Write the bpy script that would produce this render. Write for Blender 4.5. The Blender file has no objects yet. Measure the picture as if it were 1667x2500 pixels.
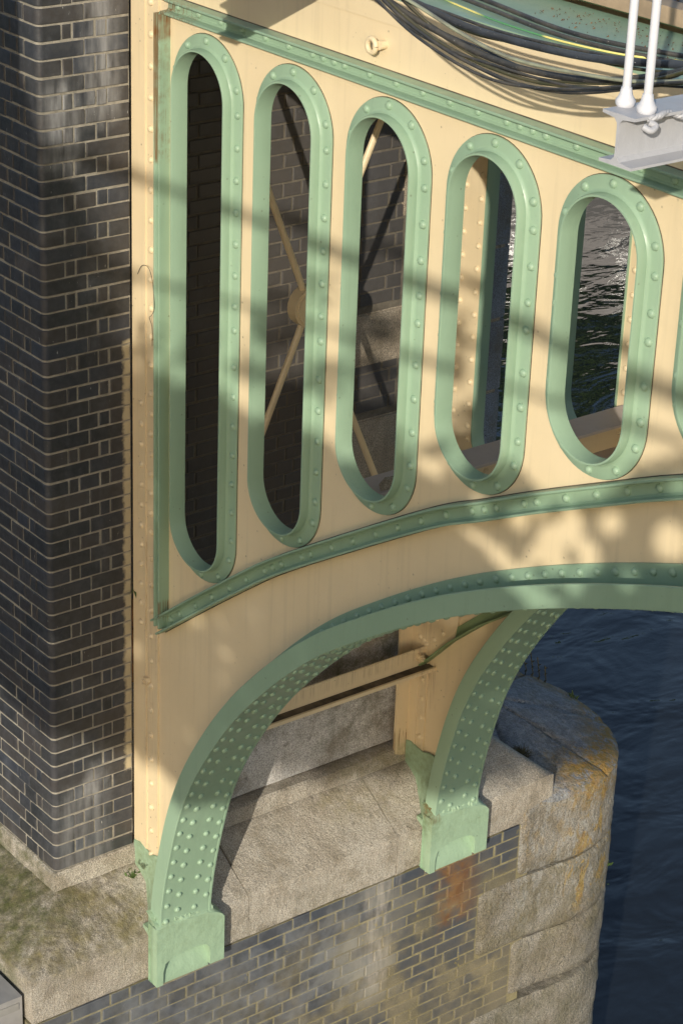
import bpy, bmesh, math, random
import numpy as np
from mathutils import Vector, Matrix, noise
from mathutils.geometry import delaunay_2d_cdt
random.seed(7)
C = bpy.context.scene.collection
scene = bpy.context.scene

# ------------------------------------------------------------------ camera, light, exposure
R = Matrix(((0.6097268, 0.7918542, 0.0346435), (-0.3524976, 0.2317566, 0.9066611), (0.7099145, -0.5650273, 0.4204349)))
cd = bpy.data.cameras.new('camera'); cam = bpy.data.objects.new('camera', cd); C.objects.link(cam)
M4 = R.transposed().to_4x4(); M4.translation = Vector((8.220, -4.826, 6.396)); cam.matrix_world = M4
cd.sensor_fit = 'VERTICAL'; cd.sensor_height = 36; cd.lens = 5552.7/2500*36
cd.clip_start = 0.1; cd.clip_end = 2000
scene.camera = cam
SD = Vector((0.86, -1.0, 0.46)).normalized()          # towards the sun
sl = bpy.data.lights.new('sun', 'SUN'); sl.energy = 4.15; sl.angle = math.radians(0.45); sl.color = (1.0, 0.93, 0.80)
so = bpy.data.objects.new('sun', sl); C.objects.link(so); so.rotation_euler = SD.to_track_quat('Z', 'Y').to_euler(); so.location = SD*50
w = bpy.data.worlds.new('World'); scene.world = w; w.use_nodes = True
nt = w.node_tree; nt.nodes.clear()
sky = nt.nodes.new('ShaderNodeTexSky'); sky.sky_type = 'NISHITA'; sky.sun_disc = False
sky.sun_elevation = math.asin(SD.z); sky.sun_rotation = math.atan2(SD.x, SD.y)
sky.air_density = 1.0; sky.dust_density = 1.3
bg = nt.nodes.new('ShaderNodeBackground'); bg.inputs[1].default_value = 0.15
wo = nt.nodes.new('ShaderNodeOutputWorld')
nt.links.new(sky.outputs[0], bg.inputs[0]); nt.links.new(bg.outputs[0], wo.inputs[0])
scene.view_settings.view_transform = 'Standard'; scene.view_settings.look = 'None'
scene.view_settings.exposure = 0.0; scene.view_settings.gamma = 1.0; scene.view_settings.use_curve_mapping = False
scene.cycles.max_bounces = 6; scene.cycles.diffuse_bounces = 4

# ------------------------------------------------------------------ object helpers
def link(o, parent=None):
    C.objects.link(o)
    if parent: o.parent = parent
    return o
def tag(o, label=None, cat=None, group=None, kind=None):
    if label: o['label'] = label
    if cat: o['category'] = cat
    if group: o['group'] = group
    if kind: o['kind'] = kind
    return o
def thing(name, label, cat, group=None, loc=(0, 0, 0)):
    o = bpy.data.objects.new(name, None); o.location = loc; o.empty_display_size = .1
    link(o); return tag(o, label, cat, group)
def mesh_obj(name, verts, faces, mat, parent=None, smooth=False, rnd=None, angle=None):
    me = bpy.data.meshes.new(name)
    if parent is not None:
        L = parent.matrix_basis.translation
        verts = [(v[0]-L.x, v[1]-L.y, v[2]-L.z) for v in verts] if L.length > 0 else verts
    me.from_pydata([tuple(map(float, v)) for v in verts], [], faces)
    me.materials.append(mat)
    if smooth: me.polygons.foreach_set('use_smooth', [True]*len(me.polygons))
    if rnd is not None:
        a = me.attributes.new('rnd', 'FLOAT', 'FACE'); a.data.foreach_set('value', rnd)
    me.update()
    if smooth and angle:
        try: me.set_sharp_from_angle(angle=math.radians(angle))
        except Exception: pass
    o = bpy.data.objects.new(name, me); return link(o, parent)
class MB:
    def __init__(s): s.v = []; s.f = []; s.r = []
    def add(s, verts, faces, r=0.0):
        n = len(s.v); s.v += [tuple(v) for v in verts]; s.f += [tuple(i+n for i in f) for f in faces]; s.r += [r]*len(faces)
    def box(s, a, b, r=0.0):
        (x0, y0, z0), (x1, y1, z1) = a, b
        s.add([(x0,y0,z0),(x1,y0,z0),(x1,y1,z0),(x0,y1,z0),(x0,y0,z1),(x1,y0,z1),(x1,y1,z1),(x0,y1,z1)],
              [(0,3,2,1),(4,5,6,7),(0,1,5,4),(1,2,6,5),(2,3,7,6),(3,0,4,7)], r)
    def obj(s, name, mat, parent=None, smooth=False, angle=35, rnd=False):
        return mesh_obj(name, s.v, s.f, mat, parent, smooth, s.r if rnd else None, angle)
def tube(mb, pts, rad, seg=10, cap=True):
    P = [Vector(p) for p in pts]; n = len(P); rings = []
    up = Vector((0, 0, 1)); prev = None
    for i, p in enumerate(P):
        t = (P[min(i+1, n-1)] - P[max(i-1, 0)]).normalized()
        if prev is None:
            a = t.cross(up); a = a if a.length > .01 else t.cross(Vector((1, 0, 0))); a.normalize()
        else: a = (prev - t*prev.dot(t)).normalized()
        prev = a; b = t.cross(a)
        r = rad[i] if isinstance(rad, (list, tuple)) else rad
        rings.append([p + (a*math.cos(2*math.pi*k/seg) + b*math.sin(2*math.pi*k/seg))*r for k in range(seg)])
    vs = [v for r_ in rings for v in r_]; fs = []
    for i in range(n-1):
        for k in range(seg):
            fs.append((i*seg+k, i*seg+(k+1) % seg, (i+1)*seg+(k+1) % seg, (i+1)*seg+k))
    if cap: fs += [tuple(range(seg))[::-1], tuple((n-1)*seg+k for k in range(seg))]
    mb.add(vs, fs)
def catmull(pts, n=8):
    P = [Vector(p) for p in pts]; P = [P[0]*2-P[1]] + P + [P[-1]*2-P[-2]]; out = []
    for i in range(1, len(P)-2):
        for k in range(n):
            t = k/n; a, b, c, d = P[i-1], P[i], P[i+1], P[i+2]
            out.append(.5*((2*b) + (c-a)*t + (2*a-5*b+4*c-d)*t*t + (3*b-a-3*c+d)*t**3))
    out.append(P[-2]); return out
def sweep(mb, path, sec, closed=False, flip=False):
    """path: (x,z) points; sec: closed polygon of (n, y): n along the in-plane left normal, y world depth"""
    n = len(path); m = len(sec); vs = []
    for i in range(n):
        if closed: a, b = path[(i-1) % n], path[(i+1) % n]
        else: a, b = path[max(i-1, 0)], path[min(i+1, n-1)]
        tx, tz = b[0]-a[0], b[1]-a[1]; l = math.hypot(tx, tz); nx, nz = -tz/l, tx/l
        for (s, y) in sec: vs.append((path[i][0]+nx*s, y, path[i][1]+nz*s))
    fs = []
    for i in range(n if closed else n-1):
        j = (i+1) % n
        for k in range(m):
            k2 = (k+1) % m; q = (i*m+k, i*m+k2, j*m+k2, j*m+k); fs.append(q[::-1] if flip else q)
    if not closed: fs += [tuple(range(m)), tuple((n-1)*m+k for k in range(m))[::-1]]
    mb.add(vs, fs)
def rivet(mb, p, nrm, r=.0165, h=.010):
    r *= 1.0; h *= 1.2
    nrm = Vector(nrm).normalized(); a = nrm.orthogonal().normalized(); b = nrm.cross(a); p = Vector(p)
    j = random.uniform(.93, 1.07); r *= j; h *= random.uniform(.85, 1.1); vs = []; seg = 10
    prof = ((1.06, -.05), (1.0, .32), (.82, .70), (.48, .94))
    for (q, t) in prof:
        vs += [p + (a*math.cos(2*math.pi*k/seg)+b*math.sin(2*math.pi*k/seg))*r*q + nrm*h*t for k in range(seg)]
    vs.append(p+nrm*h*1.02); fs = []
    for i in range(3):
        for k in range(seg): fs.append((i*seg+k, i*seg+(k+1) % seg, (i+1)*seg+(k+1) % seg, (i+1)*seg+k))
    for k in range(seg): fs.append((3*seg+k, 3*seg+(k+1) % seg, 4*seg))
    mb.add(vs, fs)

# ------------------------------------------------------------------ material helpers
class NT:
    def __init__(s, name):
        s.m = bpy.data.materials.new(name); s.m.use_nodes = True; s.t = s.m.node_tree; s.n = s.t.nodes
        s.b = s.n['Principled BSDF']; g = s.n.new('ShaderNodeNewGeometry'); s.pos = g.outputs['Position']; s.nor = g.outputs['Normal']
    def l(s, a, b): s.t.links.new(a, b)
    def _in(s, node, i, v):
        if v is None: return
        if isinstance(v, bpy.types.NodeSocket): s.l(v, node.inputs[i])
        else: node.inputs[i].default_value = v
    def scale(s, v=(1, 1, 1), src=None):
        n = s.n.new('ShaderNodeVectorMath'); n.operation = 'MULTIPLY'; s.l(src or s.pos, n.inputs[0]); n.inputs[1].default_value = v; return n.outputs[0]
    def noise(s, sc, det=4, rough=.55, vec=None, dist=0.0):
        n = s.n.new('ShaderNodeTexNoise'); s.l(vec or s.pos, n.inputs['Vector']); n.inputs['Scale'].default_value = sc
        n.inputs['Detail'].default_value = det; n.inputs['Roughness'].default_value = rough; n.inputs['Distortion'].default_value = dist; return n.outputs[0]
    def voro(s, sc, vec=None, feat='F1', out=0, rnd=1.0):
        n = s.n.new('ShaderNodeTexVoronoi'); n.feature = feat; s.l(vec or s.pos, n.inputs['Vector']); n.inputs['Scale'].default_value = sc
        n.inputs['Randomness'].default_value = rnd; return n.outputs[out]
    def ramp(s, f, lo, hi, a=0.0, b=1.0):
        n = s.n.new('ShaderNodeMapRange'); s._in(n, 0, f); n.inputs[1].default_value = lo; n.inputs[2].default_value = hi
        n.inputs[3].default_value = a; n.inputs[4].default_value = b; return n.outputs[0]
    def mix(s, f, a, b, mode='MIX'):
        n = s.n.new('ShaderNodeMix'); n.data_type = 'RGBA'; n.blend_type = mode; s._in(n, 0, f)
        for i, v in ((6, a), (7, b)):
            if isinstance(v, tuple) and len(v) == 3: v = v+(1,)
            s._in(n, i, v)
        return n.outputs[2]
    def math(s, op, a, b=None, clamp=False):
        n = s.n.new('ShaderNodeMath'); n.operation = op; n.use_clamp = clamp; s._in(n, 0, a); s._in(n, 1, b); return n.outputs[0]
    def xyz(s, src=None):
        n = s.n.new('ShaderNodeSeparateXYZ'); s.l(src or s.pos, n.inputs[0]); return n.outputs
    def box(s, x=None, y=None, z=None, soft=.05, wob=0.06, wsc=5.0):
        """soft mask of a region in the place, edges wobbled by noise"""
        o = s.xyz(); nz = s.noise(wsc, 5, .65); d = s.math('MULTIPLY', s.math('SUBTRACT', nz, .5), wob*4); res = None
        for ax, rg in zip(o, (x, y, z)):
            if rg is None: continue
            v = s.math('ADD', ax, d)
            for e in (s.ramp(v, rg[0]-soft, rg[0]+soft), s.ramp(v, rg[1]-soft, rg[1]+soft, 1.0, 0.0)):
                res = e if res is None else s.math('MULTIPLY', res, e)
        return res
    def attr(s, name='rnd'):
        n = s.n.new('ShaderNodeAttribute'); n.attribute_name = name; return n.outputs['Fac']
    def bump(s, h, dist, strength=1.0, prev=None):
        n = s.n.new('ShaderNodeBump'); s._in(n, 'Height', h); n.inputs['Distance'].default_value = dist; n.inputs['Strength'].default_value = strength
        if prev: s.l(prev, n.inputs['Normal'])
        return n.outputs[0]
    def done(s, col, rough=.6, nrm=None, spec=.5, metal=0.0):
        if isinstance(col, tuple) and len(col) == 3: col = col+(1,)
        s._in(s.b, 'Base Color', col); s._in(s.b, 'Roughness', rough); s._in(s.b, 'Metallic', metal)
        s.b.inputs['Specular IOR Level'].default_value = spec
        if nrm: s.l(nrm, s.b.inputs['Normal'])
        return s.m

def paint(name, base, dark, rough=.38, dirt=.75, streak=None, rust=(), moss=(), bumps=1.0):
    m = NT(name)
    c = m.mix(m.ramp(m.noise(1.7, 4), .35, .7), base, dark)
    c = m.mix(m.math('MULTIPLY', m.ramp(m.noise(9, 3), .45, .7), .35), c, tuple(x*.93 for x in base))
    # fine grime specks and chips
    spk = m.math('MULTIPLY', m.ramp(m.voro(21), .03, .13, 1.0, 0.0), m.ramp(m.noise(2.7, 6, .75), .51, .57))
    spk2 = m.ramp(m.noise(70, 3, .6), .70, .78)
    spk2 = m.math('MULTIPLY', spk2, m.ramp(m.noise(2.3, 4), .48, .62))
    c = m.mix(m.math('MULTIPLY', spk, dirt), c, (.09, .065, .045))
    c = m.mix(m.math('MULTIPLY', spk2, dirt), c, (.12, .085, .05))
    # vertical run-off streaks
    st = m.noise(1.0, 4, .6, m.scale((26, 26, 1.1)))
    st = m.math('MULTIPLY', m.ramp(st, .54, .76), .38)
    c = m.mix(st, c, tuple(x*.72 for x in base))
    for (x, y, z, s_) in rust:
        k = m.box(x, y, z, soft=.015, wob=.02, wsc=26)
        k2 = m.math('MAXIMUM', m.math('MULTIPLY', m.ramp(m.noise(1.0, 3, .55, m.scale((150, 150, 2.5))), .40 if s_ > .8 else .50, .50 if s_ > .8 else .60), m.ramp(m.noise(8, 3), .2, .5)), m.ramp(m.noise(14, 5, .7), .64, .74))
        c = m.mix(m.math('MULTIPLY', m.math('MULTIPLY', k, k2), s_), c, (.17, .075, .022))
    for (x, y, z, s_) in moss:
        k = m.box(x, y, z, soft=.05, wob=.05, wsc=9)
        k2 = m.ramp(m.noise(24, 5, .7), .36, .64)
        c = m.mix(m.math('MULTIPLY', m.math('MULTIPLY', k, k2), s_), c, (.13, .15, .06))
    h = m.bump(m.noise(3.5, 3), .006*bumps, .6); h = m.bump(m.noise(38, 4), .0016*bumps, .7, h)
    h = m.bump(m.voro(11), .003*bumps, .25, h)
    return m.done(c, m.ramp(m.noise(14, 4), .3, .7, rough-.06, rough+.14), h, .45)

CREAM = (.745, .612, .40); CREAMD = (.69, .56, .355)
GREEN = (.288, .412, .290); GREEND = (.245, .36, .25)
M_cream = paint('cream_paint', CREAM, CREAMD, rust=[((.10, .19), None, (.6, 1.75), .25), ((.15, .22), (2.1, 2.3), (.3, .58), .5), ((-.1, .04), (2.1, 2.3), (-.1, .1), .8)], moss=[((.0, .5), None, (-.3, .02), .6)])
M_green = paint('green_paint', GREEN, GREEND, dirt=.6, rust=[((.22, .275), (.3, .6), (3.62, 4.6), .82), ((.22, .33), (.3, .6), (4.16, 4.6), .95), ((.28, .52), (.3, .5), (4.24, 4.36), .55), ((.24, .30), (.3, .5), (1.40, 1.50), .8)])
M_shoe = paint('shoe_paint', (.32, .45, .31), (.28, .40, .27), rough=.5, dirt=.5, bumps=3.0,
               rust=[((.36, .48), (2.02, 2.12), (-.24, -.13), .9)], moss=[((.0, .43), None, (-.4, .1), .45), ((.1, .5), (1.9, 2.1), (-.3, .1), .6)])
M_grey = paint('grey_paint', (.47, .47, .49), (.42, .42, .44), rough=.42, dirt=.3, bumps=1.6)
M_white = paint('white_paint', (.68, .68, .71), (.60, .60, .63), rough=.35, dirt=.2)
M_lilac = paint('faded_paint', (.55, .49, .46), (.48, .42, .40), rough=.6, dirt=.8)
M_olive = paint('dirty_green_paint', (.22, .31, .16), (.16, .22, .10), rough=.55, dirt=.7)

def granite(name, tint=(.49, .445, .375), rough_amt=1.0, moss=(), lichen=False, rust=(), dark=(), pink=0.0):
    m = NT(name)
    g1 = m.noise(170, 2, .6); g2 = m.voro(120)
    c = m.mix(m.ramp(g1, .36, .66), tuple(x*.54 for x in tint), tuple(min(1, x*1.25) for x in tint))
    c = m.mix(m.ramp(g2, .10, .34, .55, 0.0), c, (.07, .065, .06))
    c = m.mix(m.ramp(m.noise(2.2, 5, .6), .42, .72), c, m.mix(.5, c, (.36, .27, .16), 'MULTIPLY'))
    c = m.mix(m.math('MULTIPLY', m.ramp(m.noise(5.5, 6, .7), .48, .66), .50), c, (.17, .14, .09))
    c = m.mix(m.math('MULTIPLY', m.ramp(m.noise(17, 4, .7), .62, .70), .55), c, (.075, .065, .05))
    c = m.mix(m.math('MULTIPLY', m.ramp(m.noise(46, 3, .7), .70, .74), .8), c, (.05, .045, .035))
    st = m.ramp(m.noise(1.0, 5, .62, m.scale((9, 9, .9))), .52, .76)
    c = m.mix(m.math('MULTIPLY', st, .30), c, (.13, .12, .09))
    for (x, y, z, s_, col, sc) in list(moss)+list(dark)+list(rust):
        k = m.box(x, y, z, soft=.09, wob=.07, wsc=6)
        k2 = m.ramp(m.noise(sc, 6, .7), .38, .60)
        c = m.mix(m.math('MULTIPLY', m.math('MULTIPLY', k, k2), s_), c, col)
    if lichen:
        o = m.xyz(); wv = m.scale((1, 1, .45))
        wt = m.math('MULTIPLY', m.ramp(m.noise(26, 5, .7, wv), .50, .56), m.box(None, (2.7, 9), (-1.2, 1), .15, .1))
        c = m.mix(m.math('MULTIPLY', wt, .28), c, (.50, .51, .50))
        yl = m.ramp(m.noise(9.5, 6, .74, wv, .6), .515, .56)
        yk = m.math('MAXIMUM', m.box((.05, .6), (3.2, 9), (-1.25, -.30), .09, .12, 4), m.math('MULTIPLY', m.box((.2, .6), (2.5, 3.4), (-.8, -.2), .06, .1, 5), .35))
        c = m.mix(m.math('MULTIPLY', m.math('MULTIPLY', yl, yk), .62), c, m.mix(m.ramp(m.noise(40, 3), .4, .6), (.44, .30, .055), (.36, .20, .03)))
        ol = m.ramp(m.noise(13, 6, .78, None, .5), .44, .50)
        rr = m.math('SQRT', m.math('ADD', m.math('POWER', m.math('ADD', o[0], .46), 2.0), m.math('POWER', m.math('SUBTRACT', o[1], 3.21), 2.0)))
        ok = m.math('MULTIPLY', m.ramp(rr, .52, .74), m.box(None, (3.2, 9), (-.56, .2), .12, .05, 5))
        c = m.mix(m.math('MULTIPLY', m.math('MULTIPLY', ol, ok), .85), c, m.mix(m.ramp(m.noise(30, 3), .4, .62), (.36, .20, .03), (.24, .18, .06)))
    h = m.bump(m.noise(130, 3, .7), .0035*rough_amt, 1.0); h = m.bump(m.noise(28, 5, .65), .010*rough_amt, .8, h)
    h = m.bump(m.voro(60), .003*rough_amt, .5, h)
    return m.done(c, .88, h, .25)

MOSS = (.075, .085, .025); OLV = (.20, .17, .07); DK = (.035, .033, .03)
M_gran_coping = granite('coping_granite', moss=[((-.5, .40), (-.5, .42), (-.36, .0), .85, OLV, 7), ((-1, .17), (-.6, .06), (-.6, .05), .95, MOSS, 9), ((-.5, .36), (-.5, .36), (-.35, .0), .55, (.07, .06, .045), 26), ((.05, .3), (1.55, 2.1), (-.2, .0), .6, OLV, 14),
                                                  ((.2, .5), (.6, 1.6), (-.6, -.38), .4, (.15, .13, .08), 5)],
                        dark=[((.28, .4), (-.3, -.1), (-.36, -.28), .9, (.06, .05, .045), 25)])
M_gran_plinth = granite('plinth_granite', rough_amt=1.4, moss=[((-2, .01), (-.2, .03), (-.2, .06), .8, MOSS, 18), ((-.1, .1), (1.75, 2.3), (-.15, .1), .5, OLV, 12)])
M_gran_smooth = granite('dressed_granite', (.60, .58, .555), .6, moss=[((-.1, .2), (1.72, 2.25), (.16, 1.1), .95, (.085, .085, .045), 7)], dark=[((-.1, .2), (.4, 2.2), (.62, 1.3), .6, (.16, .10, .05), 9)])
M_gran_quoin = granite('quoin_granite', (.44, .375, .29), .8)
M_gran_blue = granite('sky_tinted_granite', (.27, .30, .35), .8)  # blue skylight on the shaded end quoins painted into the stone tint
M_gran_cap = granite('capstone_granite', (.30, .315, .34), 2.2, lichen=True)
M_gran_rough = granite('rough_granite', (.40, .37, .315), 2.8, lichen=True,
                       moss=[(None, (2.4, 3.6), (-1.6, -.9), .55, (.17, .145, .07), 5), (None, (2.4, 9), (-9, -1.75), .5, (.12, .115, .06), 5)])

def brick_mat(name, film=False, warm=False):
    m = NT(name); r = m.attr()
    c = m.mix(m.ramp(r, 0, 1), (.023, .026, .031), (.052, .047, .046))
    c = m.mix(m.ramp(m.math('FRACT', m.math('MULTIPLY', r, 7.31)), .6, 1.0), c, (.034, .040, .054))
    c = m.mix(m.math('MULTIPLY', m.ramp(m.noise(24, 5, .65), .4, .75), .45), c, (.080, .083, .090))
    wh = m.math('MULTIPLY', m.ramp(m.noise(1.0, 4, .6, m.scale((6, 6, 1.7))), .54, .78), m.ramp(m.noise(26, 4, .7), .3, .75))
    c = m.mix(m.math('MULTIPLY', wh, .34), c, (.24, .26, .30))
    fl = m.math('MULTIPLY', m.ramp(m.noise(1.0, 3, .6, m.scale((95, 95, 24))), .70, .74), m.ramp(m.noise(3, 4), .46, .60))
    c = m.mix(m.math('MULTIPLY', fl, .8), c, (.50, .49, .47))
    rough = m.ramp(m.noise(16, 4), .3, .7, .30, .58)
    if warm: c = m.mix(.55, c, (.105, .092, .080))
    if film:
        c = m.mix(.35, c, (.12, .135, .16)); pb = m.math('MULTIPLY', m.box((.2, .5), (1.50, 1.98), (-1.28, -.62), .16, .14, 3), m.ramp(m.math('FRACT', m.math('MULTIPLY', r, 3.7)), .25, .6)); c = film_layers(m, c)
        c = m.mix(m.math('MULTIPLY', pb, .75), c, (.30, .285, .24))
        rough = m.math('MAXIMUM', rough, m.math('MULTIPLY', m.pk, .85))
    else:
        for (x, y, z, s_) in (((-.1, .1), (.03, .17), (3.55, 3.95), .55), ((-.1, .1), (.23, .38), (3.75, 4.4), .55), ((-.1, .1), (.21, .26), (.36, .53), .8), ((-.1, .1), (.02, .3), (-.1, .45), .3)):
            k = m.math('MULTIPLY', m.box(x, y, z, .05, .03, 7), m.ramp(m.noise(1.0, 4, .6, m.scale((20, 20, 3))), .3, .7))
            c = m.mix(m.math('MULTIPLY', k, s_), c, (.50, .50, .50))
        k = m.math('MULTIPLY', m.box((-.05, .03), (.408, .5), (.45, 2.72), .008, .012, 20), .85)
        c = m.mix(k, c, (.50, .42, .27))
    h = m.bump(m.noise(60, 4, .6), .0015, .7); h = m.bump(m.noise(9, 3), .006, .5, h)
    return m.done(c, rough, h, .5)
def film_layers(m, c):
    """greenish-tan algae film over the lower brickwork, rust below the far shoe, pale runs"""
    a = m.box((.2, .5), (.35, 3.2), (-4.6, -.95), .22, .16, 2.3)
    b = m.box((.2, .5), (1.15, 2.85), (-1.75, -.78), .16, .14, 2.6)
    f = m.math('MULTIPLY', m.math('MAXIMUM', a, b), m.ramp(m.noise(4.5, 5, .6), .28, .52))
    keep = m.ramp(m.noise(1.9, 4, .6), .45, .56)
    pk = m.math('MULTIPLY', f, m.math('SUBTRACT', 1.0, m.math('MULTIPLY', keep, .8))); m.pk = pk
    col = m.mix(m.ramp(m.noise(3.0, 5, .65), .35, .65), (.150, .128, .068), (.235, .195, .115))
    col = m.mix(m.math('MULTIPLY', m.ramp(m.noise(150, 3, .65), .5, .62), .5), col, (.34, .29, .19))
    c = m.mix(m.math('MULTIPLY', pk, .90), c, col)
    up = m.math('MULTIPLY', m.box((.2, .5), (-.5, .9), (-1.25, -.60), .1, .09, 4), m.ramp(m.noise(7, 4, .6), .35, .6))
    c = m.mix(m.math('MULTIPLY', up, .45), c, (.16, .15, .12))
    ru = m.math('MULTIPLY', m.box((.2, .5), (2.27, 2.47), (-1.05, -.2), .07, .11, 4.5), m.ramp(m.noise(9, 6, .7), .30, .58))
    c = m.mix(m.math('MULTIPLY', ru, .88), c, m.mix(m.ramp(m.noise(11, 4), .4, .6), (.165, .075, .028), (.22, .12, .05)))
    bl = m.math('MULTIPLY', m.box((.2, .5), (-.4, 1.9), (-1.25, -.54), .12, .12, 3), m.ramp(m.noise(6, 5, .65), .40, .66))
    c = m.mix(m.math('MULTIPLY', bl, .55), c, (.20, .215, .235))
    wr = m.math('MULTIPLY', m.box((.2, .5), (1.74, 1.88), (-1.25, -.54), .07, .10, 4), m.ramp(m.noise(1, 5, .65, m.scale((30, 30, 5))), .36, .58))
    c = m.mix(m.math('MULTIPLY', wr, .75), c, (.42, .38, .33))
    yl = m.math('MULTIPLY', m.ramp(m.noise(16, 5, .7), .64, .67), m.ramp(m.noise(2.4, 3), .50, .60))
    return m.mix(m.math('MULTIPLY', yl, .7), c, (.36, .28, .06))
M_brick = brick_mat('blue_engineering_brick')
M_brick_in = brick_mat('recess_brick', False, True)  # warmer, paler brick for the recessed wall
M_brick_pier = brick_mat('stained_brick', True)
def mortar_mat(name, col, film=False):
    m = NT(name)
    c = m.mix(m.ramp(m.noise(30, 5, .65), .3, .7), tuple(x*.6 for x in col), col)
    c = m.mix(m.math('MULTIPLY', m.ramp(m.noise(3.5, 4), .45, .7), .5), c, (.15, .135, .10))
    if film: c = film_layers(m, c)
    h = m.bump(m.noise(120, 4, .7), .003, 1.0)
    return m.done(c, .9, h, .2)
M_mortar = mortar_mat('mortar', (.375, .345, .285))
M_mortar_in = mortar_mat('recess_mortar', (.19, .165, .13))  # darker mortar for the recessed wall
M_mortar_pier = mortar_mat('mossy_mortar', (.34, .30, .17), True)

def flat(name, col, rough=.6, metal=0.0, nsc=12, var=.3, bump=.002, spec=.5, col2=None):
    m = NT(name); c = m.mix(m.ramp(m.noise(nsc, 5, .6), .35, .68), col, col2 or tuple(x*(1-var) for x in col))
    return m.done(c, rough, m.bump(m.noise(nsc*5, 4), bump, .7), spec, metal)
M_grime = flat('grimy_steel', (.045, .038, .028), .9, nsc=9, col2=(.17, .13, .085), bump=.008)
M_rust = flat('rusty_wood', (.24, .12, .04), .9, col2=(.07, .035, .018), nsc=30, bump=.01)
def cable_mat(name, a, b):
    m = NT(name); c = m.mix(m.ramp(m.noise(9, 5, .65), .42, .62), a, b)
    c = m.mix(m.ramp(m.noise(160, 2, .6), .70, .74), c, (.36, .35, .33))
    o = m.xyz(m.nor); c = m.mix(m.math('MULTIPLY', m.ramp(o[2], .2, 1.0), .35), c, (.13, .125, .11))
    return m.done(c, m.ramp(m.noise(40, 3), .3, .7, .38, .62), m.bump(m.noise(90, 4), .0015, .8), .45)
M_cab_dark = cable_mat('black_cable', (.026, .028, .032), (.075, .068, .058))
M_cab_olive = cable_mat('mossy_cable', (.050, .052, .026), (.085, .075, .04))
M_cab_blue = cable_mat('slate_cable', (.040, .047, .060), (.025, .027, .032))
M_cab_pale = cable_mat('paint_splashed_cable', (.32, .34, .24), (.20, .20, .15))
m_ = NT('earth_wire'); st_ = m_.ramp(m_.noise(3.0, 1), .47, .53)
M_cab_earth = m_.done(m_.mix(st_, (.10, .28, .12), (.78, .68, .22)), .4)
M_tan = flat('weathered_tan_steel', (.40, .30, .20), .8, nsc=7, var=.35)
M_deck = flat('dark_deck_sheet', (.075, .072, .068), .7, nsc=20, col2=(.16, .15, .13), bump=.006)
M_concrete = flat('grey_concrete', (.30, .29, .27), .85, nsc=6, var=.25)
M_steelbox = flat('grey_steel_sheet', (.33, .32, .31), .55, nsc=5, var=.25)
M_leaf = flat('leaf', (.055, .10, .022), .55, nsc=30, col2=(.09, .14, .03), bump=.0)
M_leaf_dry = flat('dry_leaf', (.10, .085, .04), .7, nsc=30)
M_bark = flat('bark', (.10, .08, .055), .9, nsc=14, bump=.02)
M_hull = flat('boat_hull_paint', (.012, .012, .014), .4)
M_cabin = flat('boat_cabin_paint', (.52, .49, .48), .5)
M_glass = flat('window_glass', (.03, .035, .04), .1)
M_bank = flat('bank_earth', (.035, .036, .026), .9, nsc=2)

# ------------------------------------------------------------------ the girders
YW = .475
ARC_IN = [(.452, -.33), (.437, -.156), (.498, .183), (.615, .572), (.801, .930), (1.101, 1.342), (1.533, 1.776), (1.957, 2.090), (2.39, 2.362), (2.83, 2.590), (3.267, 2.782), (3.70, 2.945), (4.2, 3.10), (4.8, 3.24), (5.5, 3.34), (6.3, 3.38)]
ARC = [(p.x, p.z) for p in catmull([(a, 0, b) for a, b in ARC_IN], 10)]
RIB_IN = [(.13, 1.225), (.258, 1.318), (.593, 1.578), (.915, 1.822), (1.194, 2.022), (1.707, 2.345), (2.195, 2.640), (2.465, 2.775), (2.775, 2.930), (3.096, 3.082), (3.40, 3.222), (3.85, 3.405), (4.4, 3.585), (5.1, 3.76), (6.2, 3.93)]
RIB = [(p.x, p.z) for p in catmull([(a, 0, b) for a, b in RIB_IN], 8)]
SLOT_C = [.567, 1.167, 1.767, 2.368, 2.970, 3.576, 4.18, 4.78, 5.38]
SLOT_R = .1845
SLOT_B = [1.986, 2.407, 2.794, 3.113, 3.400, 3.62, 3.85, 3.95, 3.97]
SLOT_T = [3.973, 3.975, 3.979, 3.982, 3.988, 3.99, 3.99, 3.99, 3.99]
def stadium(c, r, zb, zt, n=20):
    p = []
    for i in range(n+1):
        a = math.pi*i/n; p.append((c+r*math.cos(a), zt+r*math.sin(a)))
    m = max(3, int((zt-zb)/.15))
    for i in range(1, m): p.append((c-r, zt+(zb-zt)*i/m))
    for i in range(n+1):
        a = math.pi+math.pi*i/n; p.append((c+r*math.cos(a), zb+r*math.sin(a)))
    for i in range(1, m): p.append((c+r, zb+(zt-zb)*i/m))
    return p
def inside(p, poly):
    x, y = p; c = False; n = len(poly)
    for i in range(n):
        x1, y1 = poly[i]; x2, y2 = poly[(i+1) % n]
        if (y1 > y) != (y2 > y) and x < (x2-x1)*(y-y1)/(y2-y1)+x1: c = not c
    return c
def offset(path, d):
    out = []
    for i, p in enumerate(path):
        a, b = path[max(i-1, 0)], path[min(i+1, len(path)-1)]; tx, tz = b[0]-a[0], b[1]-a[1]; l = math.hypot(tx, tz)
        out.append((p[0]-tz/l*d, p[1]+tx/l*d))
    return out
def along(path, step, start=0.0):
    """points and tangents every step"""
    out = []; d = start; acc = 0
    for i in range(len(path)-1):
        a, b = path[i], path[i+1]; l = math.hypot(b[0]-a[0], b[1]-a[1])
        while acc+l >= d and l > 0:
            t = (d-acc)/l; out.append(((a[0]+(b[0]-a[0])*t, a[1]+(b[1]-a[1])*t), ((b[0]-a[0])/l, (b[1]-a[1])/l))); d += step
        acc += l
    return out
XE = 6.0
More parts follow.
